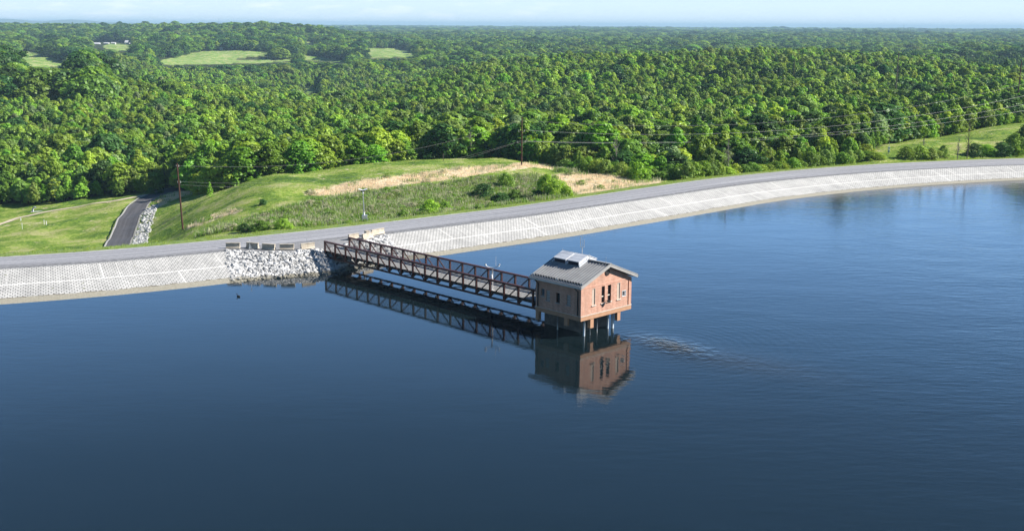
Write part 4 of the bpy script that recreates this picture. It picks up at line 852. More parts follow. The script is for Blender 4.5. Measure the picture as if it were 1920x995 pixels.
MB().bar((.04, GW - .52, 2.45), (.04, GW - .52, 5.45), .05).build('conduit', mottled('rusty_conduit', (.3, .1, .06), (.38, .16, .1), 4, .7), ph)
# snow guards: a row along the left eave and one along the ridge
for k in range(19):
    x = XB + .25 + (XO - XB - .5) * k / 18; y = -OH + .32
    MB().box((x - .13, y - .03, top_y(y) + .03), (x + .13, y + .03, top_y(y) + .20)).build('snow_guard', M['galv'] if k % 9 == 0 else M['black'], ph)
for k in range(8):
    x = XO - 2.75 + .36 * k; y = GW / 2 - .33
    MB().box((x - .1, y - .03, top_y(y) + .03), (x + .1, y + .03, top_y(y) + .17)).build('snow_guard', M['black'], ph)
# two white saddle hatches astride the ridge
for (xa, xb_) in ((XO - 5.0, XO - 3.35), (XO - 7.1, XO - 5.35)):
    hh = .48; half = 1.45; hbx = MB(); yc = GW / 2
    P_ = [(yc - half, top_y(yc - half) + .02), (yc, top_y(yc) + .02), (yc + half, top_y(yc + half) + .02), (yc + half, top_y(yc + half) + hh), (yc, top_y(yc) + hh), (yc - half, top_y(yc - half) + hh)]
    hbx.add([(x, y, z) for x in (xa, xb_) for y, z in P_], [(0, 1, 7, 6), (1, 2, 8, 7), (2, 3, 9, 8), (3, 4, 10, 9), (4, 5, 11, 10), (5, 0, 6, 11), (5, 4, 1, 0), (4, 3, 2, 1), (6, 7, 10, 11), (7, 8, 9, 10)])
    hat = hbx.build('roof_hatch', M['white_metal'], ph)
    lid = MB()
    for s_ in (-1, 1):
        for k in range(3):
            y0_ = yc + s_ * (.06 + k * .5); y1_ = y0_ + s_ * .46
            a_, b_ = min(y0_, y1_), max(y0_, y1_); za_, zb2 = top_y(a_) + hh + .01, top_y(b_) + hh + .01
            lid.add([(xa - .05, a_, za_), (xb_ + .05, a_, za_), (xb_ + .05, b_, zb2), (xa - .05, b_, zb2), (xa - .05, a_, za_ + .07), (xb_ + .05, a_, za_ + .07), (xb_ + .05, b_, zb2 + .07), (xa - .05, b_, zb2 + .07)],
                    [(0, 3, 2, 1), (4, 5, 6, 7), (0, 1, 5, 4), (1, 2, 6, 5), (2, 3, 7, 6), (3, 0, 4, 7)])
    lid.build('hatch_lid', M['white_metal'], hat)
    y = yc - half - .012; MB().box((xa + .06, y, top_y(y) + .06), (xb_ - .06, y + .01, top_y(y) + hh - .03)).build('louvre', M['navy'], hat)
    # side curb
    cb = MB()
    for x in (xa - .22, xb_ + .10): cb.add([(x, yc - half - .15, top_y(yc - half - .15) + .02), (x + .12, yc - half - .15, top_y(yc - half - .15) + .02), (x + .12, yc, top_y(yc) + .02), (x, yc, top_y(yc) + .02), (x, yc - half - .15, top_y(yc - half - .15) + .2), (x + .12, yc - half - .15, top_y(yc - half - .15) + .2), (x + .12, yc, top_y(yc) + .2), (x, yc, top_y(yc) + .2)],
                                           [(0, 3, 2, 1), (4, 5, 6, 7), (0, 1, 5, 4), (1, 2, 6, 5), (2, 3, 7, 6), (3, 0, 4, 7)])
    cb.build('curb', M['white_metal'], hat)
# antenna fork and lightning rods
rz = top_y(GW / 2)
an = MB(); x = XO - 5.2; y = GW / 2 + 1.1; zb2 = top_y(y)
an.tube([(x, y, zb2), (x, y, zb2 + 1.45)], .05, 6).bar((x - .28, y, zb2 + 1.45), (x + .28, y, zb2 + 1.45), .05).tube([(x - .27, y, zb2 + 1.45), (x - .27, y, zb2 + 2.6)], .035, 6).tube([(x + .27, y, zb2 + 1.45), (x + .27, y, zb2 + 2.35)], .035, 6).tube([(x, y, zb2 + 1.45), (x, y, zb2 + 2.9)], .015, 5)
an.build('antenna', M['galv'], ph)
for x in (XB + .6, XO - 3.1, XO - .7): MB().tube([(x, GW / 2, rz), (x, GW / 2, rz + .75)], .018, 5).build('lightning_rod', M['galv'], ph)
# piers, wet concrete tower and piles below
for nm, a, b in (('pier', (-.02, 1.6, .82), (.02 - .45, 2.15, Z0)), ('pier', (-.02, 6.1, .86), (-.45, 6.62, Z0)), ('pier', (-SL, .0, .84), (-SL + .45, .45, Z0)), ('pier', (-2.45, .0, 1.0), (-1.95, .3, Z0))):
    MB().box(tuple(min(p, q) for p, q in zip(a, b)), tuple(max(p, q) for p, q in zip(a, b))).build(nm, M['precast'], ph, bevel=.015)
cm = wall_mesh('concrete_tower', ph, (-1.77, 1.77, 0), (0, 1, 0), 4.85, lambda s: Z0 - .25, [], M['caisson'], -1.0)
tb = MB(); tb.box((-7.1, 1.77, -1.0), (-1.78, 6.62, Z0 - .25)); tb.build('concrete_tower', M['caisson'], ph)
bpy.data.objects.remove(cm)
MB().box((-SL, 1.2, Z0 - .25), (-.6, GW - .8, Z0)).build('floor_slab', M['caisson'], ph)
for (x, y, r, mt) in ((-.42, 1.05, .11, 'pvc'), (-.52, 5.87, .17, 'pvc'), (-.75, 5.35, .12, 'pvc'), (-4.24, .9, .075, 'galv'), (-.9, 3.72, .05, 'galv'), (-.28, 1.86, .06, 'galv')):
    MB().tube([(x, y, -1.0), (x, y, Z0 if y != 1.86 else .84)], r, 12).build('pile', M[mt], ph, True)

# ------------------------------------------------------------------ concrete barriers
def barrier(mid, ln, rz, label):
    root = empty('concrete_barrier', mid, rz); tag(root, label, 'barrier', 'concrete barriers around the bridge landing')
    prof = [(-.30, .05), (-.30, .13), (-.17, .30), (-.10, .72), (.10, .72), (.17, .30), (.30, .13), (.30, .05)]
    b = MB(); n = len(prof); V = [(x, y, z) for x in (-ln / 2, ln / 2) for y, z in prof]
    b.add(V, [tuple(range(n - 1, -1, -1)), tuple(range(n, 2 * n))] + [(i_, (i_ + 1) % n, n + (i_ + 1) % n, n + i_) for i_ in range(n)])
    b.build('body', M['barrier'], root, bevel=.012)
    MB().box((-ln / 2 - .03, -.16, .725), (ln / 2 + .03, .16, .83)).build('cap', M['barrier'], root, bevel=.015)
    ft = MB()
    for s_ in (-1, 1): ft.box((s_ * (ln / 2 - .35) - .2, -.31, 0), (s_ * (ln / 2 - .35) + .2, .31, .048))
    ft.build('foot', M['barrier'], root)
    rb_ = MB()
    for k in range(3):
        x = (-.5 + (k + .5) / 3) * ln
        for s_ in (-1, 1): rb_.add([(x - .06, s_ * .18, .31), (x + .06, s_ * .18, .31), (x + .06, s_ * .115, .70), (x - .06, s_ * .115, .70), (x - .06, s_ * .14, .31), (x + .06, s_ * .14, .31), (x + .06, s_ * .09, .70), (x - .06, s_ * .09, .70)],
                                   [(0, 1, 2, 3), (4, 7, 6, 5), (0, 4, 5, 1), (3, 2, 6, 7), (0, 3, 7, 4), (1, 5, 6, 2)])
    rb_.build('rib', M['barrier'], root)
BZ = CREST_Z + .03
for (a, b, lab) in (((-40.1, 157.75), (-38.1, 157.75), 'tan concrete barrier at the left end of the row, catching sun on its face'),
                    ((-37.3, 158.25), (-35.5, 157.6), 'second tan concrete barrier from the left, with the small camera tripod in front'),
                    ((-34.9, 157.4), (-33.0, 156.75), 'middle tan concrete barrier of the left row, turned away and shaded'),
                    ((-32.4, 156.95), (-30.4, 157.0), 'fourth tan concrete barrier from the left, square on to the lake'),
                    ((-29.5, 157.2), (-27.8, 158.35), 'sunlit tan concrete barrier nearest the left side of the footbridge'),
                    ((-23.9, 164.6), (-22.6, 165.9), 'tan concrete barrier half hidden behind the far rail of the footbridge'),
                    ((-21.9, 164.9), (-20.7, 166.9), 'tan concrete barrier on the riprap just right of the footbridge'),
                    ((-21.0, 168.4), (-19.4, 170.5), 'tan concrete barrier farthest right of the footbridge landing')):
    A = Vector((*a, BZ)); B = Vector((*b, BZ)); barrier((A + B) / 2, (B - A).length * .98, math.atan2(b[1] - a[1], b[0] - a[0]), lab)
A = Vector((-21.6, 167.9, BZ)); cbk = MB(); cbk.box((-.3, -.3, 0), (.3, .3, .75)).box((-.34, -.34, .751), (.34, .34, .82)); o = cbk.build('concrete_block', M['barrier'], loc=A, rot=(0, 0, .7), bevel=.02); tag(o, 'short pale concrete block between the two barriers right of the bridge', 'block')

# tripod camera box in front of barrier two
tp = empty('survey_tripod', (-36.6, 157.15, BZ), .3); tag(tp, 'small survey tripod with dark box before the second barrier', 'tripod')
for k in range(3):
    t = k * 2.094; MB().tube([(.32 * math.cos(t), .32 * math.sin(t), 0), (0, 0, .75)], .02, 5).build('leg', M['galv'], tp)
MB().tube([(0, 0, .7), (0, 0, 1.25)], .02, 5).build('mast', M['galv'], tp); MB().box((-.14, -.12, .12), (.14, .12, .4)).build('box', M['galv'], tp)
MB().tube([(0, -.08, 1.25), (0, .08, 1.25)], .11, 10).build('sensor_head', M['white_paint'], tp)
fp = empty('flag_post', (-28.9, 158.7, BZ)); tag(fp, 'thin pale marker post behind the barrier nearest the bridge', 'post')
MB().tube([(0, 0, 0), (0, 0, 1.35)], .018, 5).build('rod', M['galv'], fp); MB().box((-.03, -.01, 1.2), (.03, .01, 1.36)).build('tip', M['white_paint'], fp)

# ------------------------------------------------------------------ solar light tower
lp = plane_at(684, 417, CREST_Z - .1); lt = empty('light_tower', (lp[0], lp[1], CREST_Z + .05), .2); tag(lt, 'portable grey mast with white panel heads standing on the verge beside the road', 'light tower')
MB().box((-.42, -.32, .45), (.42, .32, 1.05)).build('cabinet', M['galv'], lt, bevel=.02)
for sx_ in (-.36, .36):
    for sy_ in (-.26, .26): MB().bar((sx_, sy_, 0), (sx_, sy_, .45), .07).build('leg', M['galv'], lt)
MB().bar((-.7, 0, .42), (.7, 0, .42), .07, .06).build('outrigger', M['galv'], lt)
MB().tube([(-.1, 0, 1.05), (-.1, 0, 1.5)], .16, 10).build('mast_foot', M['white_paint'], lt)
MB().tube([(-.1, 0, 1.4), (-.2, 0, 4.9)], [.085, .06], 10).build('mast', M['galv'], lt)
MB().tube([(-.2, 0, 4.55), (-.2, 0, 4.95)], .12, 8).build('mast_head', M['white_paint'], lt)
for s_ in (-1, 1):
    c = Vector((-.2 + s_ * .36, 0, 5.12)); pn = MB(); V = [(c.x + a_ * .32, b_ * .42, c.z + s_ * a_ * .09 + dz) for dz in (0, .05) for a_, b_ in ((-1, -1), (1, -1), (1, 1), (-1, 1))]
    pn.add(V, [(0, 3, 2, 1), (4, 5, 6, 7), (0, 1, 5, 4), (1, 2, 6, 5), (2, 3, 7, 6), (3, 0, 4, 7)]); pn.build('panel', M['white_paint'], lt)
MB().box((-.5, -.12, 4.86), (.1, .12, 5.02)).build('lamp_box', M['black'], lt)

# ------------------------------------------------------------------ utility poles and wires
def pole(name, base, h, lean, arms, label, mat='pole', r=.15, rz=0):
    root = empty(name, base, rz); tag(root, label, 'utility pole')
    MB().tube([(0, 0, -.5), (lean[0], lean[1], h)], [r * 1.15, r * .8], 10).build('shaft', M[mat], root)
    for (z, hw, n) in arms:
        lx = lean[0] * z / h; ly = lean[1] * z / h
        ar = MB().bar((lx - hw, ly + r, z), (lx + hw, ly + r, z), .10, .12).build('crossarm', M['pole_grey'], root)
        for k in range(n):
            x = lx - hw * .92 + 2 * hw * .92 * (k / max(n - 1, 1)); MB().tube([(x, ly + r, z + .06), (x, ly + r, z + .42)], [.06, .05], 8).build('insulator', M['insul'], ar)
    return root
pa = ground_at(343, 430); pb = plane_at(978, 309.5, float(table_z(4, 252))); pb = ground_at(978, 311)
pole('utility_pole', pa, 12.3, (-.45, 0, 0)[:2], [(11.6, .25, 2), (8.6, .3, 2)], 'leaning reddish wooden pole on the grass slope beside the access road')
P2 = pole('utility_pole', pb, 10.6, (0, 0), [(9.6, .3, 1), (7.4, .75, 2), (5.0, 1.0, 2)], 'dark wooden pole on the dry grass top of the mound', rz=.5)
def far_pole(px, ybase, ytop, dist, label, arms, mat='pole_grey', r=.2):
    g0 = np.array([0, 0, CAM_H]) + ray(px, ytop) * dist; z = float(ground_z(g0[0], g0[1])[0])
    return pole('utility_pole', (g0[0], g0[1], z), g0[2] - z, (.3, 0), [(g0[2] - z - d, hw, n) for d, hw, n in arms], label, mat, r)
far_pole(1684, 140, 99, 520, 'slender dark pole rising from the wood on the right ridge', [(8.4, .55, 2), (9.6, .55, 2)], 'pole_grey', .24)
far_pole(1914, 158, 114, 430, 'pole with three crossarms in the wood at the right edge of the view', [(1.0, 1.6, 2), (3.6, 1.4, 2), (6.3, 1.4, 2)], 'pole', .22)
far_pole(1489, 134, 115, 640, 'thin faint pole among the trees left of the ridge pole', [(1.0, .6, 2)], 'pole_grey', .2)
fpp = ground_at(831, 302); fpo = empty('fence_post', (fpp[0], fpp[1], fpp[2])); tag(fpo, 'short grey post with wire rails at the foot of the wood behind the mound', 'post')
MB().tube([(0, 0, -.3), (0, 0, 1.7)], .09, 6).build('shaft', M['pole_grey'], fpo); MB().bar((-3, 0, .7), (1.4, 0, .55), .035).bar((-3, 0, 1.3), (1.4, 0, 1.15), .035).build('rail', M['pole_grey'], fpo)
def wire(p, q, sag, label, mat='wire', r=.022):
    p = Vector(p); q = Vector(q); pts = [p.lerp(q, t) - Vector((0, 0, sag * 4 * t * (1 - t))) for t in np.linspace(0, 1, 40)]
    o = MB().tube(pts, r, 5, False).build('power_line', M[mat]); tag(o, label, 'power line', 'power lines strung between the wooden poles')
pbV = Vector(pb); paV = Vector(pa)
def at_px(px, py, dist): return tuple(np.array([0, 0, CAM_H]) + ray(px, py) * dist)
wr = .019
wire(pbV + Vector((.6, .2, 7.75)), at_px(2120, 128, 305), 6.6, 'highest bright cable running right from the dark pole over the wood', 'wire', wr)
wire(pbV + Vector((.65, .3, 5.4)), at_px(2120, 150, 303), 5.4, 'middle cable running right from the dark pole over the wood', 'wire', wr)
wire(pbV + Vector((-.65, -.3, 5.4)), at_px(2120, 168, 298), 4.8, 'lowest cable running right from the dark pole, close above the forest edge', 'wire', wr)
wire(pbV + Vector((0, 0, 9.9)), at_px(2120, 100, 308), 7.5, 'faint thin cable above the other three right of the dark pole', 'wire_dark', .02)
wire(paV + Vector((-.2, .1, 8.9)), pbV + Vector((-.6, -.3, 5.4)), 3.2, 'upper of two cables running from the leaning pole behind the mound', 'wire_dark', .013)
wire(paV + Vector((-.1, -.1, 8.35)), pbV + Vector((-.9, -.3, 5.2)), 3.6, 'lower of two cables running from the leaning pole behind the mound', 'wire_dark', .013)
wire(paV + Vector((-.4, 0, 11.9)), pbV + Vector((-.3, 0, 9.9)), 3.4, 'thin top cable between the leaning pole and the dark pole', 'wire_dark', .018)

# ------------------------------------------------------------------ small markers in the meadow
def marker(px, py, h, label, w_=.14, cap=True, name='marker_post', lean=0):
    g0 = ground_at(px, py); r_ = empty(name, g0); tag(r_, label, 'marker post')
    MB().tube([(0, 0, -.2), (lean, 0, h)], w_ / 2, 8).build('post', M['white_paint'], r_)
    if cap: MB().tube([(lean, 0, h), (lean, 0, h + .12)], [w_ * .8, w_ * .3], 8).build('cap', M['galv'], r_)
marker(83, 421, 1.0, 'white well marker left of the paired posts in the lower meadow'); marker(87, 421.5, .8, 'short white post right beside its twin in the lower meadow', .18)
marker(42, 430, 1.4, 'thin grey post lowest in the meadow below the dirt track', .1); marker(39, 414, .7, 'small white stub on the edge of the dirt track', .2)
g0 = ground_at(62, 397.5); r_ = empty('outlet_pipe', g0, .3); tag(r_, 'pale curved outlet pipe on a slab above the dirt track', 'pipe')
MB().tube([(0, 0, 0), (0, 0, .9), (.25, 0, 1.2), (.6, 0, 1.15), (.75, 0, .95)], .2, 8).build('pipe', M['galv'], r_, True); MB().box((-.5, -.6, -.05), (3.2, .6, .1)).build('slab', M['deck'], r_)
g0 = plane_at(1677, 296, CREST_Z + .3); r_ = empty('weather_station', (g0[0], g0[1] + 4.5, float(ground_z(g0[0], g0[1] + 4.5)[0])), 0); tag(r_, 'small white instrument box on a post in the grass right of the wood', 'instrument box')
MB().tube([(0, 0, -.2), (0, 0, 2.9)], .05, 6).build('post', M['galv'], r_); MB().box((-.2, -.18, .5), (.2, .18, 1.15)).build('lower_box', M['white_paint'], r_); MB().box((-.26, -.2, 1.35), (.26, .2, 1.75)).build('upper_box', M['white_paint'], r_)

# duck on the lake
dp = plane_at(447, 556, 0); dk_ = MB()
dk_.tube([(-.42, 0, .12), (-.3, 0, .10), (-.05, 0, .06), (.2, 0, .08), (.34, 0, .12)], [.03, .13, .19, .15, .05], 10).tube([(.26, 0, .12), (.34, 0, .3), (.35, 0, .4)], [.09, .055, .06], 8).tube([(.33, 0, .40), (.42, 0, .40), (.52, 0, .38)], [.07, .06, .02], 8)
o = dk_.build('duck', M['duck'], loc=(dp[0], dp[1], 0), rot=(0, 0, 2.4), smooth=True); o.scale = (.8,) * 3; tag(o, 'dark duck floating on the lake below the left riprap bank', 'duck')

# ------------------------------------------------------------------ trees
def crown_arrays(seed, kind):
    "unit crown: stands on z=0, about 1 high; quads gathered in clumps"
    r = np.random.default_rng(seed)
    if kind == 'round': R, prof, n = .36, lambda t: math.sin(math.pi * min(1, .16 + .84 * t) ** .85) ** .6, 96
    elif kind == 'tall': R, prof, n = .25, lambda t: (math.sin(math.pi * min(1, .13 + .87 * t) ** .72)) ** .75, 92
    elif kind == 'cone': R, prof, n = .23, lambda t: (1 - t) ** .72 * 1.05 + .05, 96
    elif kind == 'spread': R, prof, n = .46, lambda t: math.sin(math.pi * min(1, .22 + .78 * t)) ** .5, 100
    else: R, prof, n = .62, lambda t: math.sqrt(max(0, 1 - t * t)), 84      # bush
    z0 = .16 if kind not in ('bush', 'cone') else (.02 if kind == 'bush' else .06)
    lob = [(r.uniform(0, 6.28), r.uniform(.14, .34), int(r.integers(2, 5))) for _ in range(3)]
    Q = []
    for k in range(n):
        t = (k + r.uniform(0, 1)) / n; t = t ** .8 if kind != 'bush' else t
        a = k * 2.39996 + r.uniform(-.5, .5); rad = prof(t) * R * (1 + sum(m_ * math.sin(a * q + p + t * 5) for p, m_, q in lob) * .6)
        s = r.uniform(.62, 1.0) if r.random() < .75 else r.uniform(.15, .6)
        c = np.array([math.cos(a) * rad * s, math.sin(a) * rad * s, z0 + (1 - z0) * t * .97])
        cr_ = R * r.uniform(.17, .32) * (.75 + .45 * prof(t)) * (.7 if kind == 'cone' else 1)
        m_ = int(30 * (cr_ / (R * .25)) ** 1.1) + 10
        d = r.normal(0, 1, (m_, 3)); d /= np.linalg.norm(d, axis=1)[:, None]; d[:, 2] = np.where(d[:, 2] < -.35, -d[:, 2], d[:, 2])
        rr_ = cr_ * r.uniform(.55, 1.08, m_) ; p = c + d * rr_[:, None] * np.array([1, 1, .78])
        nn_ = d + r.normal(0, .36, (m_, 3)) + np.array([0, 0, .5]); nn_ /= np.linalg.norm(nn_, axis=1)[:, None]
        ax = np.cross(nn_, r.normal(0, 1, (m_, 3))); ax /= np.linalg.norm(ax, axis=1)[:, None]; bx = np.cross(nn_, ax)
        sz = R * r.uniform(.038, .078, m_)[:, None] * (1.15 if kind != 'bush' else .85)
        el = r.uniform(.75, 1.5, m_)[:, None]
        Q.append(np.stack([p - ax * sz * el, p - bx * sz, p + ax * sz * el, p + bx * sz], 1))
    Q = np.concatenate(Q); V = Q.reshape(-1, 3); return V, np.arange(len(V)).reshape(-1, 4)

def trunk_mesh(seed, spreadr):
    r = random.Random(seed); b = MB(); b.tube([(0, 0, -.03), (r.uniform(-.01, .01), r.uniform(-.01, .01), .3), (r.uniform(-.03, .03), r.uniform(-.03, .03), .62), (0, 0, .9)], [.02, .015, .009, .003], 7)
    for k in range(6):
        a = r.uniform(0, 6.28); z = r.uniform(.22, .6); l = spreadr * r.uniform(.5, .8); b.tube([(0, 0, z), (math.cos(a) * l * .6, math.sin(a) * l * .6, z + .1), (math.cos(a) * l, math.sin(a) * l, z + .22)], [.008, .005, .002], 5)
    me = bpy.data.meshes.new('trunk'); me.from_pydata(b.v, [], b.f); me.materials.append(M['trunk']); me.update(); return me
SHAPES = [('round', 1), ('round', 2), ('round', 3), ('tall', 4), ('tall', 5), ('tall', 6), ('spread', 7), ('cone', 8), ('cone', 9)]
ARR = [crown_arrays(s * 13 + 5, k) for k, s in SHAPES]; BUSH = [crown_arrays(90 + s, 'bush') for s in range(4)]
TR = [trunk_mesh(s, .3 if k in ('round', 'spread') else .2) for k, s in SHAPES]
print('crown quads', [len(a[1]) for a in ARR])
# combos: shape index, colour, word used in labels
COMBO = [(0, 'mid'), (1, 'bright'), (2, 'olive'), (3, 'bright'), (4, 'mid'), (5, 'olive'), (6, 'dark'), (6, 'mid'), (7, 'dark'), (8, 'mid'), (3, 'pale'), (0, 'dark'), (4, 'fresh'), (1, 'fresh'), (2, 'mid'), (5, 'bright')]
CW = np.array([1.0, 1.1, .9, 2.2, 1.8, 1.7, .4, .4, .45, .6, .5, .7, 1.3, .8, .9, 1.9]); CW /= CW.sum()
CM = []
for si, cn in COMBO:
    V_, F_ = ARR[si]; CM.append(mesh_np('crown', V_, F_, LEAF[cn]))
BM_ = {c: [mesh_np('foliage', V_, F_, LEAF[c]) for V_, F_ in BUSH] for c in ('bright', 'mid', 'dark', 'fresh', 'olive')}

def scatter(y0, y1, spacing, amax=.56):
    "jittered grid of tree sites between two distances"
    out = []
    y = y0
    while y < y1:
        n = int(2 * amax * y / spacing) + 1; x = (np.arange(n) - n / 2) * spacing + RNG.uniform(-.42, .42, n) * spacing
        yy = y + RNG.uniform(-.42, .42, n) * spacing; out.append(np.c_[x, yy]); y += spacing * .9
    return np.concatenate(out)
S1 = scatter(236, 640, 3.8); S2 = scatter(640, 1300, 5.4); S3 = scatter(1300, 3800, 12.0); S4 = scatter(3800, 14500, 46.0)
def filt(S, h):
    px = 960 + 2180 * S[:, 0] / S[:, 1]; z = ground_z(S[:, 0], S[:, 1])
    ok = (S[:, 1] > edge_y(px) + 2) & ~tree_clear(S[:, 0], S[:, 1], z, h); return S[ok], z[ok], px[ok], h[ok]
def heights(S, base, sd):
    w_ = wob(S[:, 0], S[:, 1], 90, 4, 5); return base * np.clip(1 + .16 * w_ + RNG.normal(0, sd, len(S)), .5, 1.7)
h1 = heights(S1, 9.4, .15); h2 = heights(S2, 11.4, .15); h3 = heights(S3, 15, .16); h4 = heights(S4, 17, .15)
for S_, h_ in ((S1, h1), (S2, h2)):
    px_ = 960 + 2180 * S_[:, 0] / S_[:, 1]; h_ *= 1 + .6 * (((px_ < 72) | ((px_ > 104) & (px_ < 190))) & (S_[:, 1] > 560) & (S_[:, 1] < 780)); h_ *= np.clip(.52 + (S_[:, 1] - edge_y(px_)) / 22 * .48, .5, 1) ** np.where((px_ > 1000) | (px_ < 340), 1.0, .25)
S1, z1, p1, h1 = filt(S1, h1); S2, z2, p2, h2 = filt(S2, h2); S3, z3, p3, h3 = filt(S3, h3); S4, z4, p4, h4 = filt(S4, h4)
# keep the farmstead in view
FARM = [(60, 84, 82), (163, 176, 90), (168, 196, 92), (206, 236, 92), (198, 218, 88), (228, 246, 88), (192, 205, 88)]
def farm_ok(S, z, px, h):
    top = project(np.c_[S, z + h])[:, 1]; bad = np.zeros(len(S), bool)
    for a_, b_, yb in FARM: bad |= (px > a_ - 3) & (px < b_ + 3) & (top < yb - 1) & (S[:, 1] < 2330) & (S[:, 1] > 1500)
    return ~bad
k_ = farm_ok(S3, z3, p3, h3); S3, z3, p3, h3 = S3[k_], z3[k_], p3[k_], h3[k_]
print('trees', len(S1), len(S2), len(S3), len(S4))
def zone_combo(S, px):
    n = len(S); c = RNG.choice(len(COMBO), n, p=CW); w_ = wob(S[:, 0], S[:, 1], 160, 4, 9) + RNG.normal(0, .5, n)
    dark = np.isin(c, [1, 3, 15, 13]) & (w_ > 1.0); c = np.where(dark, RNG.choice([6, 11, 8, 14], n), c)
    old = (px < 200) & (S[:, 1] > 560) & (S[:, 1] < 780); c = np.where(old, RNG.choice([6, 11, 0, 7], n), c)
    mnd = (px > 345) & (px < 770) & (S[:, 1] < edge_y(px) + 16); c = np.where(mnd, RNG.choice([13, 1, 12, 0, 3], n), c)
    plant = (px > 1730) & (S[:, 1] > 900) & (S[:, 1] < 1500); c = np.where(plant, RNG.choice([8, 8, 9], n), c)
    far = S[:, 1] > 1300; c = np.where(far & (RNG.random(n) < .72), RNG.choice([6, 11, 8, 0, 7], n), c)
    return c
c1, c2, c3, c4 = zone_combo(S1, p1), zone_combo(S2, p2), zone_combo(S3, p3), zone_combo(S4, p4)
q1 = project(np.c_[S1, z1 + h1]); inview = (q1[:, 0] > 2) & (q1[:, 0] < 1918)
depth = S1[:, 1] - edge_y(p1)
sc_ = h1 / S1[:, 1] * np.where(depth < 14, 1.6, 1.0) * inview
top300 = np.argsort(-sc_)[:296]
CWORD = {'bright': 'yellow-green', 'mid': 'mid-green', 'dark': 'dark-green', 'olive': 'olive-green', 'pale': 'silvery', 'fresh': 'fresh-green'}
SWORD = {'round': 'rounded', 'tall': 'narrow', 'cone': 'pointed', 'spread': 'spreading', 'bush': 'low'}
def ordn(n): return f"{n}{'th' if 10 <= n % 100 <= 20 else {1: 'st', 2: 'nd', 3: 'rd'}.get(n % 10, 'th')}"
def place_of(px):
    if px < 335: return 'beyond the lower meadow'
    if px < 860: return 'behind the mound'
    if px < 1060: return 'behind the dark pole'
    if px < 1640: return 'along the dam road'
    return 'behind the grass hill'
def row_of(d): return 'front row' if d < 7 else 'second row' if d < 13 else 'inner rows'
recs = sorted(top300.tolist(), key=lambda i: q1[i, 0]); cnt = {}; tot = {}
for i in recs:
    ky = (CWORD[COMBO[c1[i]][1]], SWORD[SHAPES[COMBO[c1[i]][0]][0]], row_of(depth[i]), place_of(p1[i])); tot[ky] = tot.get(ky, 0) + 1
for i in recs:
    si, cn = COMBO[c1[i]]; ky = (CWORD[cn], SWORD[SHAPES[si][0]], row_of(depth[i]), place_of(p1[i])); cnt[ky] = cnt.get(ky, 0) + 1
    lab = f"{ky[0]} {ky[1]} tree in the wood's {ky[2]} {ky[3]}"
    if tot[ky] > 1: lab += f", {ordn(cnt[ky])} such from left"
    r_ = empty('broadleaf_tree' if SHAPES[si][0] != 'cone' else 'conifer_tree', (S1[i, 0], S1[i, 1], z1[i] - .1), RNG.uniform(0, 6.28)); tag(r_, lab, 'tree', 'trees along the near edge of the wood')
    wd = RNG.uniform(1.0, 1.3) * (.86 + 2.6 / h1[i])
    r_.scale = (h1[i] * wd, h1[i] * wd, h1[i])
    cz = link('crown', CM[c1[i]], r_)
    if h1[i] < 8 or depth[i] < 6: cz.location = (0, 0, -.10)
    link('trunk', TR[si], r_)

def gn_mass(name, P, scl, rot, idx, sources, label, cat):
    me = bpy.data.meshes.new(name); me.vertices.add(len(P)); me.vertices.foreach_set('co', np.asarray(P, np.float32).ravel())
    for nm, tp_, dat in (('scl', 'FLOAT_VECTOR', np.asarray(scl, np.float32).ravel()), ('rot', 'FLOAT', np.asarray(rot, np.float32)), ('idx', 'INT', np.asarray(idx, np.int32))):
        a_ = me.attributes.new(nm, tp_, 'POINT'); a_.data.foreach_set('vector' if tp_ == 'FLOAT_VECTOR' else 'value', dat)
    me.update(); o = link(name, me); tag(o, label, cat, kind='stuff')
    nt = bpy.data.node_groups.new(name, 'GeometryNodeTree'); nt.interface.new_socket('Geometry', in_out='INPUT', socket_type='NodeSocketGeometry'); nt.interface.new_socket('Geometry', in_out='OUTPUT', socket_type='NodeSocketGeometry')
    gi = nt.nodes.new('NodeGroupInput'); go = nt.nodes.new('NodeGroupOutput'); jn = nt.nodes.new('GeometryNodeJoinGeometry')
    for s in reversed(sources):
        oi = nt.nodes.new('GeometryNodeObjectInfo'); oi.inputs['Object'].default_value = s; oi.transform_space = 'ORIGINAL'; oi.inputs['As Instance'].default_value = True
        nt.links.new(oi.outputs['Geometry'], jn.inputs[0])
    ip = nt.nodes.new('GeometryNodeInstanceOnPoints'); ip.inputs['Pick Instance'].default_value = True
    def attr(nm, t):
        n = nt.nodes.new('GeometryNodeInputNamedAttribute'); n.data_type = t; n.inputs[0].default_value = nm; return n.outputs[0]
    cx = nt.nodes.new('ShaderNodeCombineXYZ'); nt.links.new(attr('rot', 'FLOAT'), cx.inputs[2])
    er = nt.nodes.new('FunctionNodeEulerToRotation'); nt.links.new(cx.outputs[0], er.inputs[0])
    nt.links.new(gi.outputs[0], ip.inputs['Points']); nt.links.new(jn.outputs[0], ip.inputs['Instance']); nt.links.new(attr('idx', 'INT'), ip.inputs['Instance Index'])
    nt.links.new(er.outputs[0], ip.inputs['Rotation']); nt.links.new(attr('scl', 'FLOAT_VECTOR'), ip.inputs['Scale']); nt.links.new(ip.outputs[0], go.inputs[0])
    md = o.modifiers.new('mass', 'NODES'); md.node_group = nt; return o
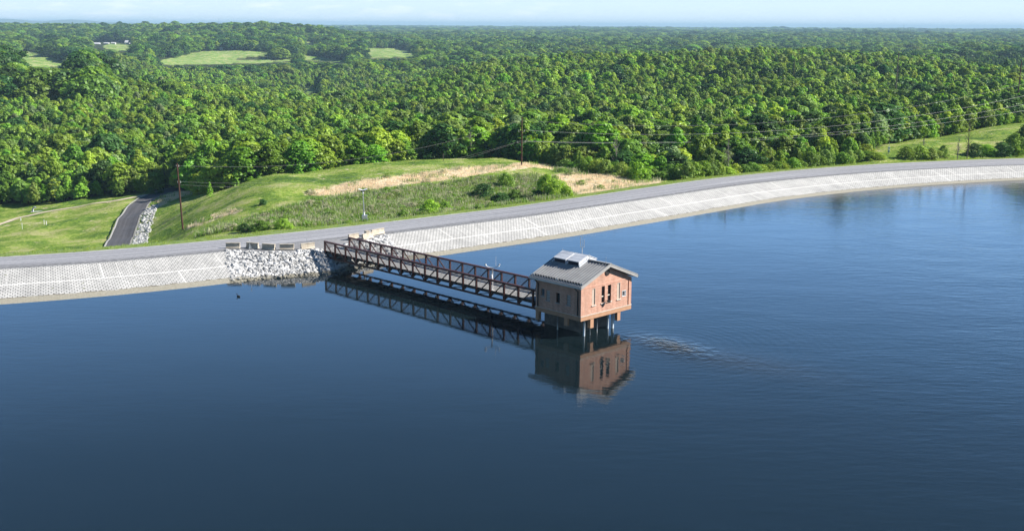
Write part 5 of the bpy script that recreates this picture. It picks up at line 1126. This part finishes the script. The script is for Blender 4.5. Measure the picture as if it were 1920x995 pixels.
# one crown of each sort that already stands at the edge of the wood is repeated for the depths of it
srcs = []
allc = [o for o in COL.objects if o.name.startswith('crown')]
for me_ in CM:
    s = next((o for o in allc if o.data == me_), None)
    srcs.append(s)
have = [k for k, s in enumerate(srcs) if s is not None]; remap = np.array([have.index(k) if k in have else have[0] % len(have) for k in range(len(srcs))]); srcs = [srcs[k] for k in have]
print('sources', len(srcs))
rest = np.setdiff1d(np.arange(len(S1)), top300)
def pack(sets):
    P, Sc, R_, I_ = [], [], [], []
    for S_, z_, h_, c_, wf in sets:
        n = len(S_); wd = RNG.uniform(.85, 1.2, n) * wf; P.append(np.c_[S_, z_ - .1 - h_ * .05]); Sc.append(np.c_[h_ * wd, h_ * wd, h_]); R_.append(RNG.uniform(0, 6.28, n)); I_.append(remap[c_])
    return np.concatenate(P), np.concatenate(Sc), np.concatenate(R_), np.concatenate(I_)
gn_mass('forest', *pack([(S1[rest], z1[rest], h1[rest], c1[rest], 1.02), (S2, z2, h2, c2, 1.04)]), srcs, 'dense mixed green woodland filling the valley and ridge beyond the dam', 'forest')
gn_mass('distant_woodland', *pack([(S3, z3, h3, c3, 1.6), (S4, z4, h4, c4, 3.6)]), srcs, 'far off woodland reaching back to the horizon in blue green bands', 'woodland')

# shrubs and single young trees
def shrub(px, py, h, wd, col, label, k=0, name='shrub', cat='shrub', pos=None):
    g0 = ground_at(px, py) if pos is None else pos; r_ = empty(name, (g0[0], g0[1], g0[2] - .1), RNG.uniform(0, 6.28)); tag(r_, label, cat)
    f_ = link('foliage', BM_[col][k % 4], r_); r_.scale = (wd / 1.3, wd / 1.3, h)
    b = MB()
    for q in range(5):
        a = q * 1.26; b.tube([(0, 0, -.05), (math.cos(a) * .25, math.sin(a) * .25, .55)], [.03, .01], 5)
    b.build('stem', M['trunk'], r_)
for d_ in [(1024, 374, 4.6, 5.0, 'fresh', 'tallest bright green bush left of the dry grass by the dam road'), (1045, 374, 3.6, 4.6, 'bright', 'broad yellow green bush beside the tallest bush at the dry grass'),
           (1008, 378, 2.2, 3.0, 'dark', 'dark low shrub at the left foot of the big bright bush'), (1062, 374, 2.2, 2.6, 'fresh', 'small bright shrub at the right foot of the big bush'),
           (806, 402, 2.6, 3.6, 'fresh', 'bright round shrub on the bank above the road, mid mound'), (756, 410, 1.5, 2.0, 'bright', 'little yellow green shrub next to the verge left of the round shrub'),
           (834, 396, 1.8, 3.0, 'mid', 'low green shrub right of the bright round shrub'), (948, 352, 3.0, 3.4, 'bright', 'upright light green shrub near the top of the brambles'),
           (905, 370, 2.6, 4.4, 'dark', 'dark tangled shrub in the gully'), (938, 382, 2.0, 4.0, 'dark', 'dark low shrub in the shade by the road verge'), (965, 378, 2.2, 3.4, 'mid', 'mid green shrub between the gully and the big bush'),
           (530, 428, 1.6, 3.2, 'bright', 'bright clump of weeds beside the verge right of centre of the lower bank'), (490, 432, 1.6, 3.4, 'mid', 'green clump of weeds beside the verge'), (460, 434, 1.3, 2.8, 'dark', 'dark clump of weeds beside the verge, leftmost of three'),
           (493, 384, 1.1, 1.5, 'dark', 'single small dark shrub on the mound slope'), (283, 366, 2.0, 2.4, 'dark', 'dark shrub in the white rock ditch'), (302, 362, 1.4, 1.8, 'dark', 'smaller dark shrub at the upper end of the rock ditch'),
           (1700, 297, 2.8, 4.6, 'mid', 'rounded green bush at the foot of the right grass hill'), (1725, 297, 3.0, 4.4, 'bright', 'yellowish bush beside the road below the right hill'), (1748, 296, 2.6, 4.0, 'olive', 'olive shrub between two bushes below the right hill'),
           (1768, 294, 2.8, 2.6, 'olive', 'thin olive shrub standing alone below the right hill'), (1825, 292, 3.0, 4.4, 'dark', 'dark bush at the foot of the bare tree'), (1850, 291, 2.6, 4.6, 'fresh', 'bright bush right of the bare tree'),
           (1878, 290, 3.4, 5.0, 'dark', 'dark rounded bush near the right edge of the view'), (1900, 288, 5.0, 5.6, 'mid', 'large green bush near the right edge of the view'), (1924, 286, 7.0, 6.4, 'dark', 'tall dark bush cut by the right edge of the view'),
           (1640, 299, 1.8, 5.0, 'bright', 'low spreading bush where the wood meets the right grass hill'), (1622, 300, 2.2, 4.6, 'fresh', 'bright low bush at the last corner of the wood')]:
    px, py, h, wd, col, lab = d_; shrub(px, py, h, wd, col, lab, int(px))
g0 = ground_at(394, 371); r_ = empty('young_conifer', g0, 1.0); tag(r_, 'small lone pointed yellow green tree on the shoulder of the mound', 'tree'); r_.scale = (3.4, 3.4, 3.4); link('crown', mesh_np('crown', *ARR[7], LEAF['bright']), r_); link('trunk', TR[7], r_)
# bush belt at the foot of the wood along the dam road
kk_ = 0
for px in np.arange(1060, 1640, 15.5):
    e_ = edge_y(px) - RNG.uniform(.5, 4.5); X = (px - 960) / 2180 * e_; d_, j_ = crest_frame(X, e_); far_ = d_[0] - ROADW[j_[0]]
    if far_ < VERGE + 1.5: e_ += VERGE + 2 - far_
    X = (px - 960) / 2180 * e_; kk_ += 1; col = ['bright', 'fresh', 'mid', 'olive'][int(RNG.integers(4))]
    shrub(0, 0, RNG.uniform(1.8, 4.2), RNG.uniform(3.0, 5.0), col, f"{CWORD[col]} bush at the foot of the wood by the road, {ordn(kk_)} from left", kk_, pos=(X, e_, float(ground_z(X, e_)[0])))
# bare trees
def bare_tree(px, py, h, label, mat, seed, pos=None):
    g0 = ground_at(px, py) if pos is None else pos; r = random.Random(seed); root = empty('bare_tree', g0); tag(root, label, 'tree')
    b = MB(); b.tube([(0, 0, -.2), (.05 * h * .2, 0, h * .35), (0, 0, h * .7), (.02 * h, 0, h)], [.13, .09, .05, .015], 7); b.build('trunk', M[mat], root); b = MB()
    for k in range(34):
        a = r.uniform(0, 6.28); z = h * r.uniform(.25, .95); l = h * r.uniform(.10, .24) * (1.15 - z / h); q = Vector((math.cos(a) * l, math.sin(a) * l, l * r.uniform(.8, 1.8))); s = Vector((0, 0, z)); b.tube([s, s + q * .6, s + q], [.035, .02, .008], 5)
        for _ in range(3): w2 = s + q * r.uniform(.4, .9); b.tube([w2, w2 + Vector((r.uniform(-.5, .5), r.uniform(-.5, .5), r.uniform(.2, .8))) * h * .08], [.014, .006], 4)
    b.build('branches', M[mat], root)
bare_tree(1813, 296, 8.5, 'dark slender bare tree below the right grass hill', 'trunk', 3); bare_tree(1795, 296, 5.5, 'pale grey leafless sapling just left of the dark bare tree', 'bare', 4)
bare_tree(1730, 295, 4.5, 'small twiggy grey sapling behind the bushes at the right hill', 'bare', 5)
for q, (px, sd) in enumerate(((1157, 11), (880, 12), (1370, 13))):
    e_ = edge_y(px) - .5; X = (px - 960) / 2180 * e_; z = float(ground_z(X, e_)[0]); bare_tree(0, 0, 8.5, ['pale half bare tree at the front of the wood above the dry grass', 'pale grey bare trunk at the edge of the wood left of the dark pole', 'grey half bare tree in the wood edge along the dam road'][q], 'bare', sd, (X, e_, z))

# grasses: many tufts on the mound, verge and meadow
def tuft_mesh(name, mat, n, hgt, seed, wide=.5):
    r = np.random.default_rng(seed); Q = []
    for k in range(n):
        a = r.uniform(0, 6.28); p = np.array([r.normal(0, wide * .35), r.normal(0, wide * .35), 0]); d = np.array([math.cos(a), math.sin(a), 0]) * r.uniform(.1, .5) * hgt; w_ = np.array([-math.sin(a), math.cos(a), 0]) * r.uniform(.02, .05)
        h_ = hgt * r.uniform(.6, 1.1); t = p + d + np.array([0, 0, h_]); Q.append([p - w_, p + w_, t + w_ * .4, t - w_ * .4])
    Q = np.array(Q).reshape(-1, 3); return mesh_np(name, Q, np.arange(len(Q)).reshape(-1, 4), mat)
def simple_leaf(name, c, trans=.3): return leaf_mat(name, c, trans)
GM = {'dry': simple_leaf('dry_straw', (.72, .61, .43), .5), 'green': simple_leaf('meadow_blades', (.19, .29, .04), .4), 'lime': simple_leaf('verge_blades', (.26, .33, .055), .4), 'grey': simple_leaf('grey_bramble', (.38, .36, .23), .3), 'darkg': simple_leaf('dark_bramble', (.09, .14, .03))}
def mass_here(name, P, hmin, hmax, mats, label, n=26, hgt=1.0, wide=.8):
    # first tuft meshes are realised inside this one object by its own nodes
    z = ground_z(P[:, 0], P[:, 1]); dd, ji = crest_frame(P[:, 0], P[:, 1]); ve = (dd > ROADW[ji]) & (dd < ROADW[ji] + VERGE + .4); z = np.where(ve, CREST_Z + .07, z)
    V, F_, fm, b = [], [], [], 0; tm = [tuft_mesh('tuft', mats[k % len(mats)], n, hgt, k * 3 + len(name), wide) for k in range(len(mats) * 2)]
    arr = []
    for t in tm:
        v = np.empty(len(t.vertices) * 3, np.float32); t.vertices.foreach_get('co', v); arr.append(v.reshape(-1, 3))
    k = RNG.integers(0, len(tm), len(P)); s = RNG.uniform(hmin, hmax, len(P)); a = RNG.uniform(0, 6.28, len(P))
    for j in range(len(P)):
        c, s_ = math.cos(a[j]), math.sin(a[j]); v = arr[k[j]] * s[j]; V.append(np.c_[v[:, 0] * c - v[:, 1] * s_ + P[j, 0], v[:, 0] * s_ + v[:, 1] * c + P[j, 1], v[:, 2] + z[j] - .03]); fm.append(np.full(len(v) // 4, k[j] % len(mats)))
    V = np.concatenate(V); o = link(name, mesh_np(name, V, np.arange(len(V)).reshape(-1, 4), None, False, None, mats, np.concatenate(fm))); tag(o, label, 'grass', kind='stuff'); return o
def in_polys(P, polys):
    r = np.zeros(len(P), bool)
    for p_ in polys: r |= pip(P[:, 0], P[:, 1], p_)
    return r
P = np.c_[RNG.uniform(-95, 160, 160000), RNG.uniform(145, 345, 160000)]; px = 960 + 2180 * P[:, 0] / P[:, 1]
dd, ji = crest_frame(P[:, 0], P[:, 1]); okm = (px > -60) & (px < 1990) & (P[:, 1] < edge_y(px) + 1) & (dd > ROADW[ji] + .15)
road_d = seg_dist(P[:, 0], P[:, 1], [tuple(p) for p in AP[::6]]); tr_d = seg_dist(P[:, 0], P[:, 1], TRACK); okm &= (road_d > 2.8) & (tr_d > .9)
P, dd, ji, px, road_d = P[okm], dd[okm], ji[okm], px[okm], road_d[okm]
ind = in_polys(P, DRY); inr = in_polys(P, ROUGH) & ~ind; ver = (dd < ROADW[ji] + VERGE); ind0 = ind.copy(); ind = ind & (wob(P[:, 0], P[:, 1], 9, 4, 21) + RNG.normal(0, .3, len(P)) > -.6); inr = inr | (ind0 & ~ind & (RNG.random(len(P)) < .3))
side_ = np.array([np.dot(p - AP[np.hypot(*(AP - p).T).argmin()], AN[np.hypot(*(AP - p).T).argmin()]) for p in P[:1]])
mass_here('dry_grass', P[ind][:9000], .35, .75, [GM['dry'], GM['dry'], GM['green']] if False else [GM['dry']], 'pale straw coloured tall grass standing in swathes on the mound', 16, .7, 1.3)
mass_here('bramble', P[inr][:9000], .6, 1.5, [GM['grey'], GM['green'], GM['lime'], GM['grey']], 'rough grey green brambles and weeds covering the lower mound', 16, .65, 1.2)
def clump_mass(name, P, smin, smax, mats, label):
    z = ground_z(P[:, 0], P[:, 1]); V, fm = [], []
    for j in range(len(P)):
        v, f_ = BUSH[int(RNG.integers(4))]; q = v.reshape(-1, 4, 3); q = q[RNG.permutation(len(q))[:150]]; c_ = q.mean(1, keepdims=True); q = c_ + (q - c_) * 2.6; s_ = RNG.uniform(smin, smax)
        a = RNG.uniform(0, 6.28); R_ = rotm(0, 0, a); V.append((q.reshape(-1, 3) * s_ * np.array([1.1, 1.1, .62])) @ R_.T + np.array([P[j, 0], P[j, 1], z[j] - .1])); fm.append(np.full(len(q), int(RNG.integers(len(mats)))))
    V = np.concatenate(V); o = link(name, mesh_np(name, V, np.arange(len(V)).reshape(-1, 4), None, False, None, mats, np.concatenate(fm))); tag(o, label, 'undergrowth', kind='stuff')
clump_mass('undergrowth', P[inr][::max(1, int(inr.sum()) // 850)], .5, 1.7, [GM['grey'], LEAF['olive'], LEAF['mid'], LEAF['olive']], 'low tangled thickets dotted through the rough ground of the lower mound')
mass_here('verge_tufts', P[ver][:7000], .3, .6, [GM['lime'], GM['green']], 'lime green grass tufts along the road verge', 12, .55, 1.2)
rest_ = ~ind & ~inr & ~ver & (RNG.random(len(P)) < .5)
mass_here('meadow_grass', P[rest_][:15000], .2, .5, [GM['green'], GM['lime']], 'bright green meadow grass on the mound, dam face and right hill', 10, .5, 1.6)

# ------------------------------------------------------------------ farmstead far off
def farm_building(px, py, wpx, hpx, dist, label, roofc='barn_roof', wallc='barn', name='barn', rz=0.0, ratio=.6):
    c = np.array([0, 0, CAM_H]) + ray(px, py) * dist; z = c[2]; w_ = wpx * dist / 2196; h = hpx * dist / 2196; d = w_ * ratio
    r_ = empty(name, (c[0], c[1], z), rz); tag(r_, label, 'farm building')
    MB().box((-w_ / 2, -d / 2, -3), (w_ / 2, d / 2, h * .5)).build('wall', M[wallc], r_)
    rf = MB(); e_ = .4; rf.add([(-w_ / 2 - e_, -d / 2 - e_, h * .5), (w_ / 2 + e_, -d / 2 - e_, h * .5), (w_ / 2 + e_, d / 2 + e_, h * .5), (-w_ / 2 - e_, d / 2 + e_, h * .5), (-w_ / 2 - e_, 0, h), (w_ / 2 + e_, 0, h)], [(0, 3, 2, 1), (0, 1, 5, 4), (2, 3, 4, 5), (0, 4, 3), (1, 2, 5)])
    rf.build('roof', M[roofc], r_)
    dr = MB(); dr.box((-w_ * .12, -d / 2 - .05, -3), (w_ * .12, -d / 2 - .012, h * .36)); dr.build('door', M['pole_grey'], r_)
farm_building(70, 80.5, 14, 4.5, 2290, 'pinkish low house left of the farmstead', 'barn_roof', 'barn_red', 'farmhouse')
farm_building(179, 87, 17, 7, 2270, 'white barn beside the silo'); farm_building(221, 89, 21, 3.6, 2230, 'long low white shed in front of the farmstead')
farm_building(240, 84, 9, 8, 2290, 'tall white barn at the right end of the farmstead', ratio=1.2); farm_building(213, 83, 8, 3.5, 2290, 'small white house in the middle of the farmstead', name='farmhouse')
farm_building(200, 83, 9, 3, 2300, 'small pale shed behind the farm green', name='shed')
farm_building(415, 93.5, 6, 5, 1880, 'tiny white house among trees at the top of the large pasture', name='farmhouse')
c = np.array([0, 0, CAM_H]) + ray(166.5, 87.5) * 2260; r_ = empty('silo', (c[0], c[1], c[2])); tag(r_, 'white domed silo left of the white barn', 'silo')
MB().tube([(0, 0, -2), (0, 0, 9)], 2.1, 16).build('drum', M['barn'], r_); MB().tube([(0, 0, 9), (0, 0, 10), (0, 0, 11)], [2.15, 1.7, .3], 16).build('dome', M['barn_roof'], r_, True)
def tower(px, ytop, ybase, dist, label):
    t = np.array([0, 0, CAM_H]) + ray(px, ytop) * dist; b_ = np.array([0, 0, CAM_H]) + ray(px, ybase) * dist; r_ = empty('radio_mast', (b_[0], b_[1], b_[2])); tag(r_, label, 'radio mast'); H = t[2] - b_[2]
    q = MB()
    for k in range(3):
        a = k * 2.094; q.tube([(math.cos(a) * 1.6, math.sin(a) * 1.6, 0), (math.cos(a) * .5, math.sin(a) * .5, H)], .35, 5)
    q.build('lattice', M['galv'], r_); MB().tube([(0, 0, H * .97), (0, 0, H)], 1.3, 8).build('antenna', M['galv'], r_)
tower(1694, 46.5, 56, 7000, 'far radio mast on the horizon at the right'); tower(410, 33, 50, 7500, 'very faint thin mast on the horizon behind the left ridge')

# ------------------------------------------------------------------ haze
hz = MB(); hz.box((-16000, -480, -32), (16000, 34500, 92)); hm_ = bpy.data.materials.new('haze_air'); hm_.use_nodes = True; hm_.node_tree.nodes.clear()
pv = N(hm_, 'ShaderNodeVolumePrincipled', Density=9.0e-5); pv.inputs['Color'].default_value = (.46, .69, .87, 1); ho = N(hm_, 'ShaderNodeOutputMaterial'); L(hm_, pv.outputs[0], ho.inputs['Volume'])
h_o = hz.build('haze', hm_); h_o['kind'] = 'stuff'; h_o['label'] = 'pale blue haze lying over the far country'; h_o['category'] = 'haze'
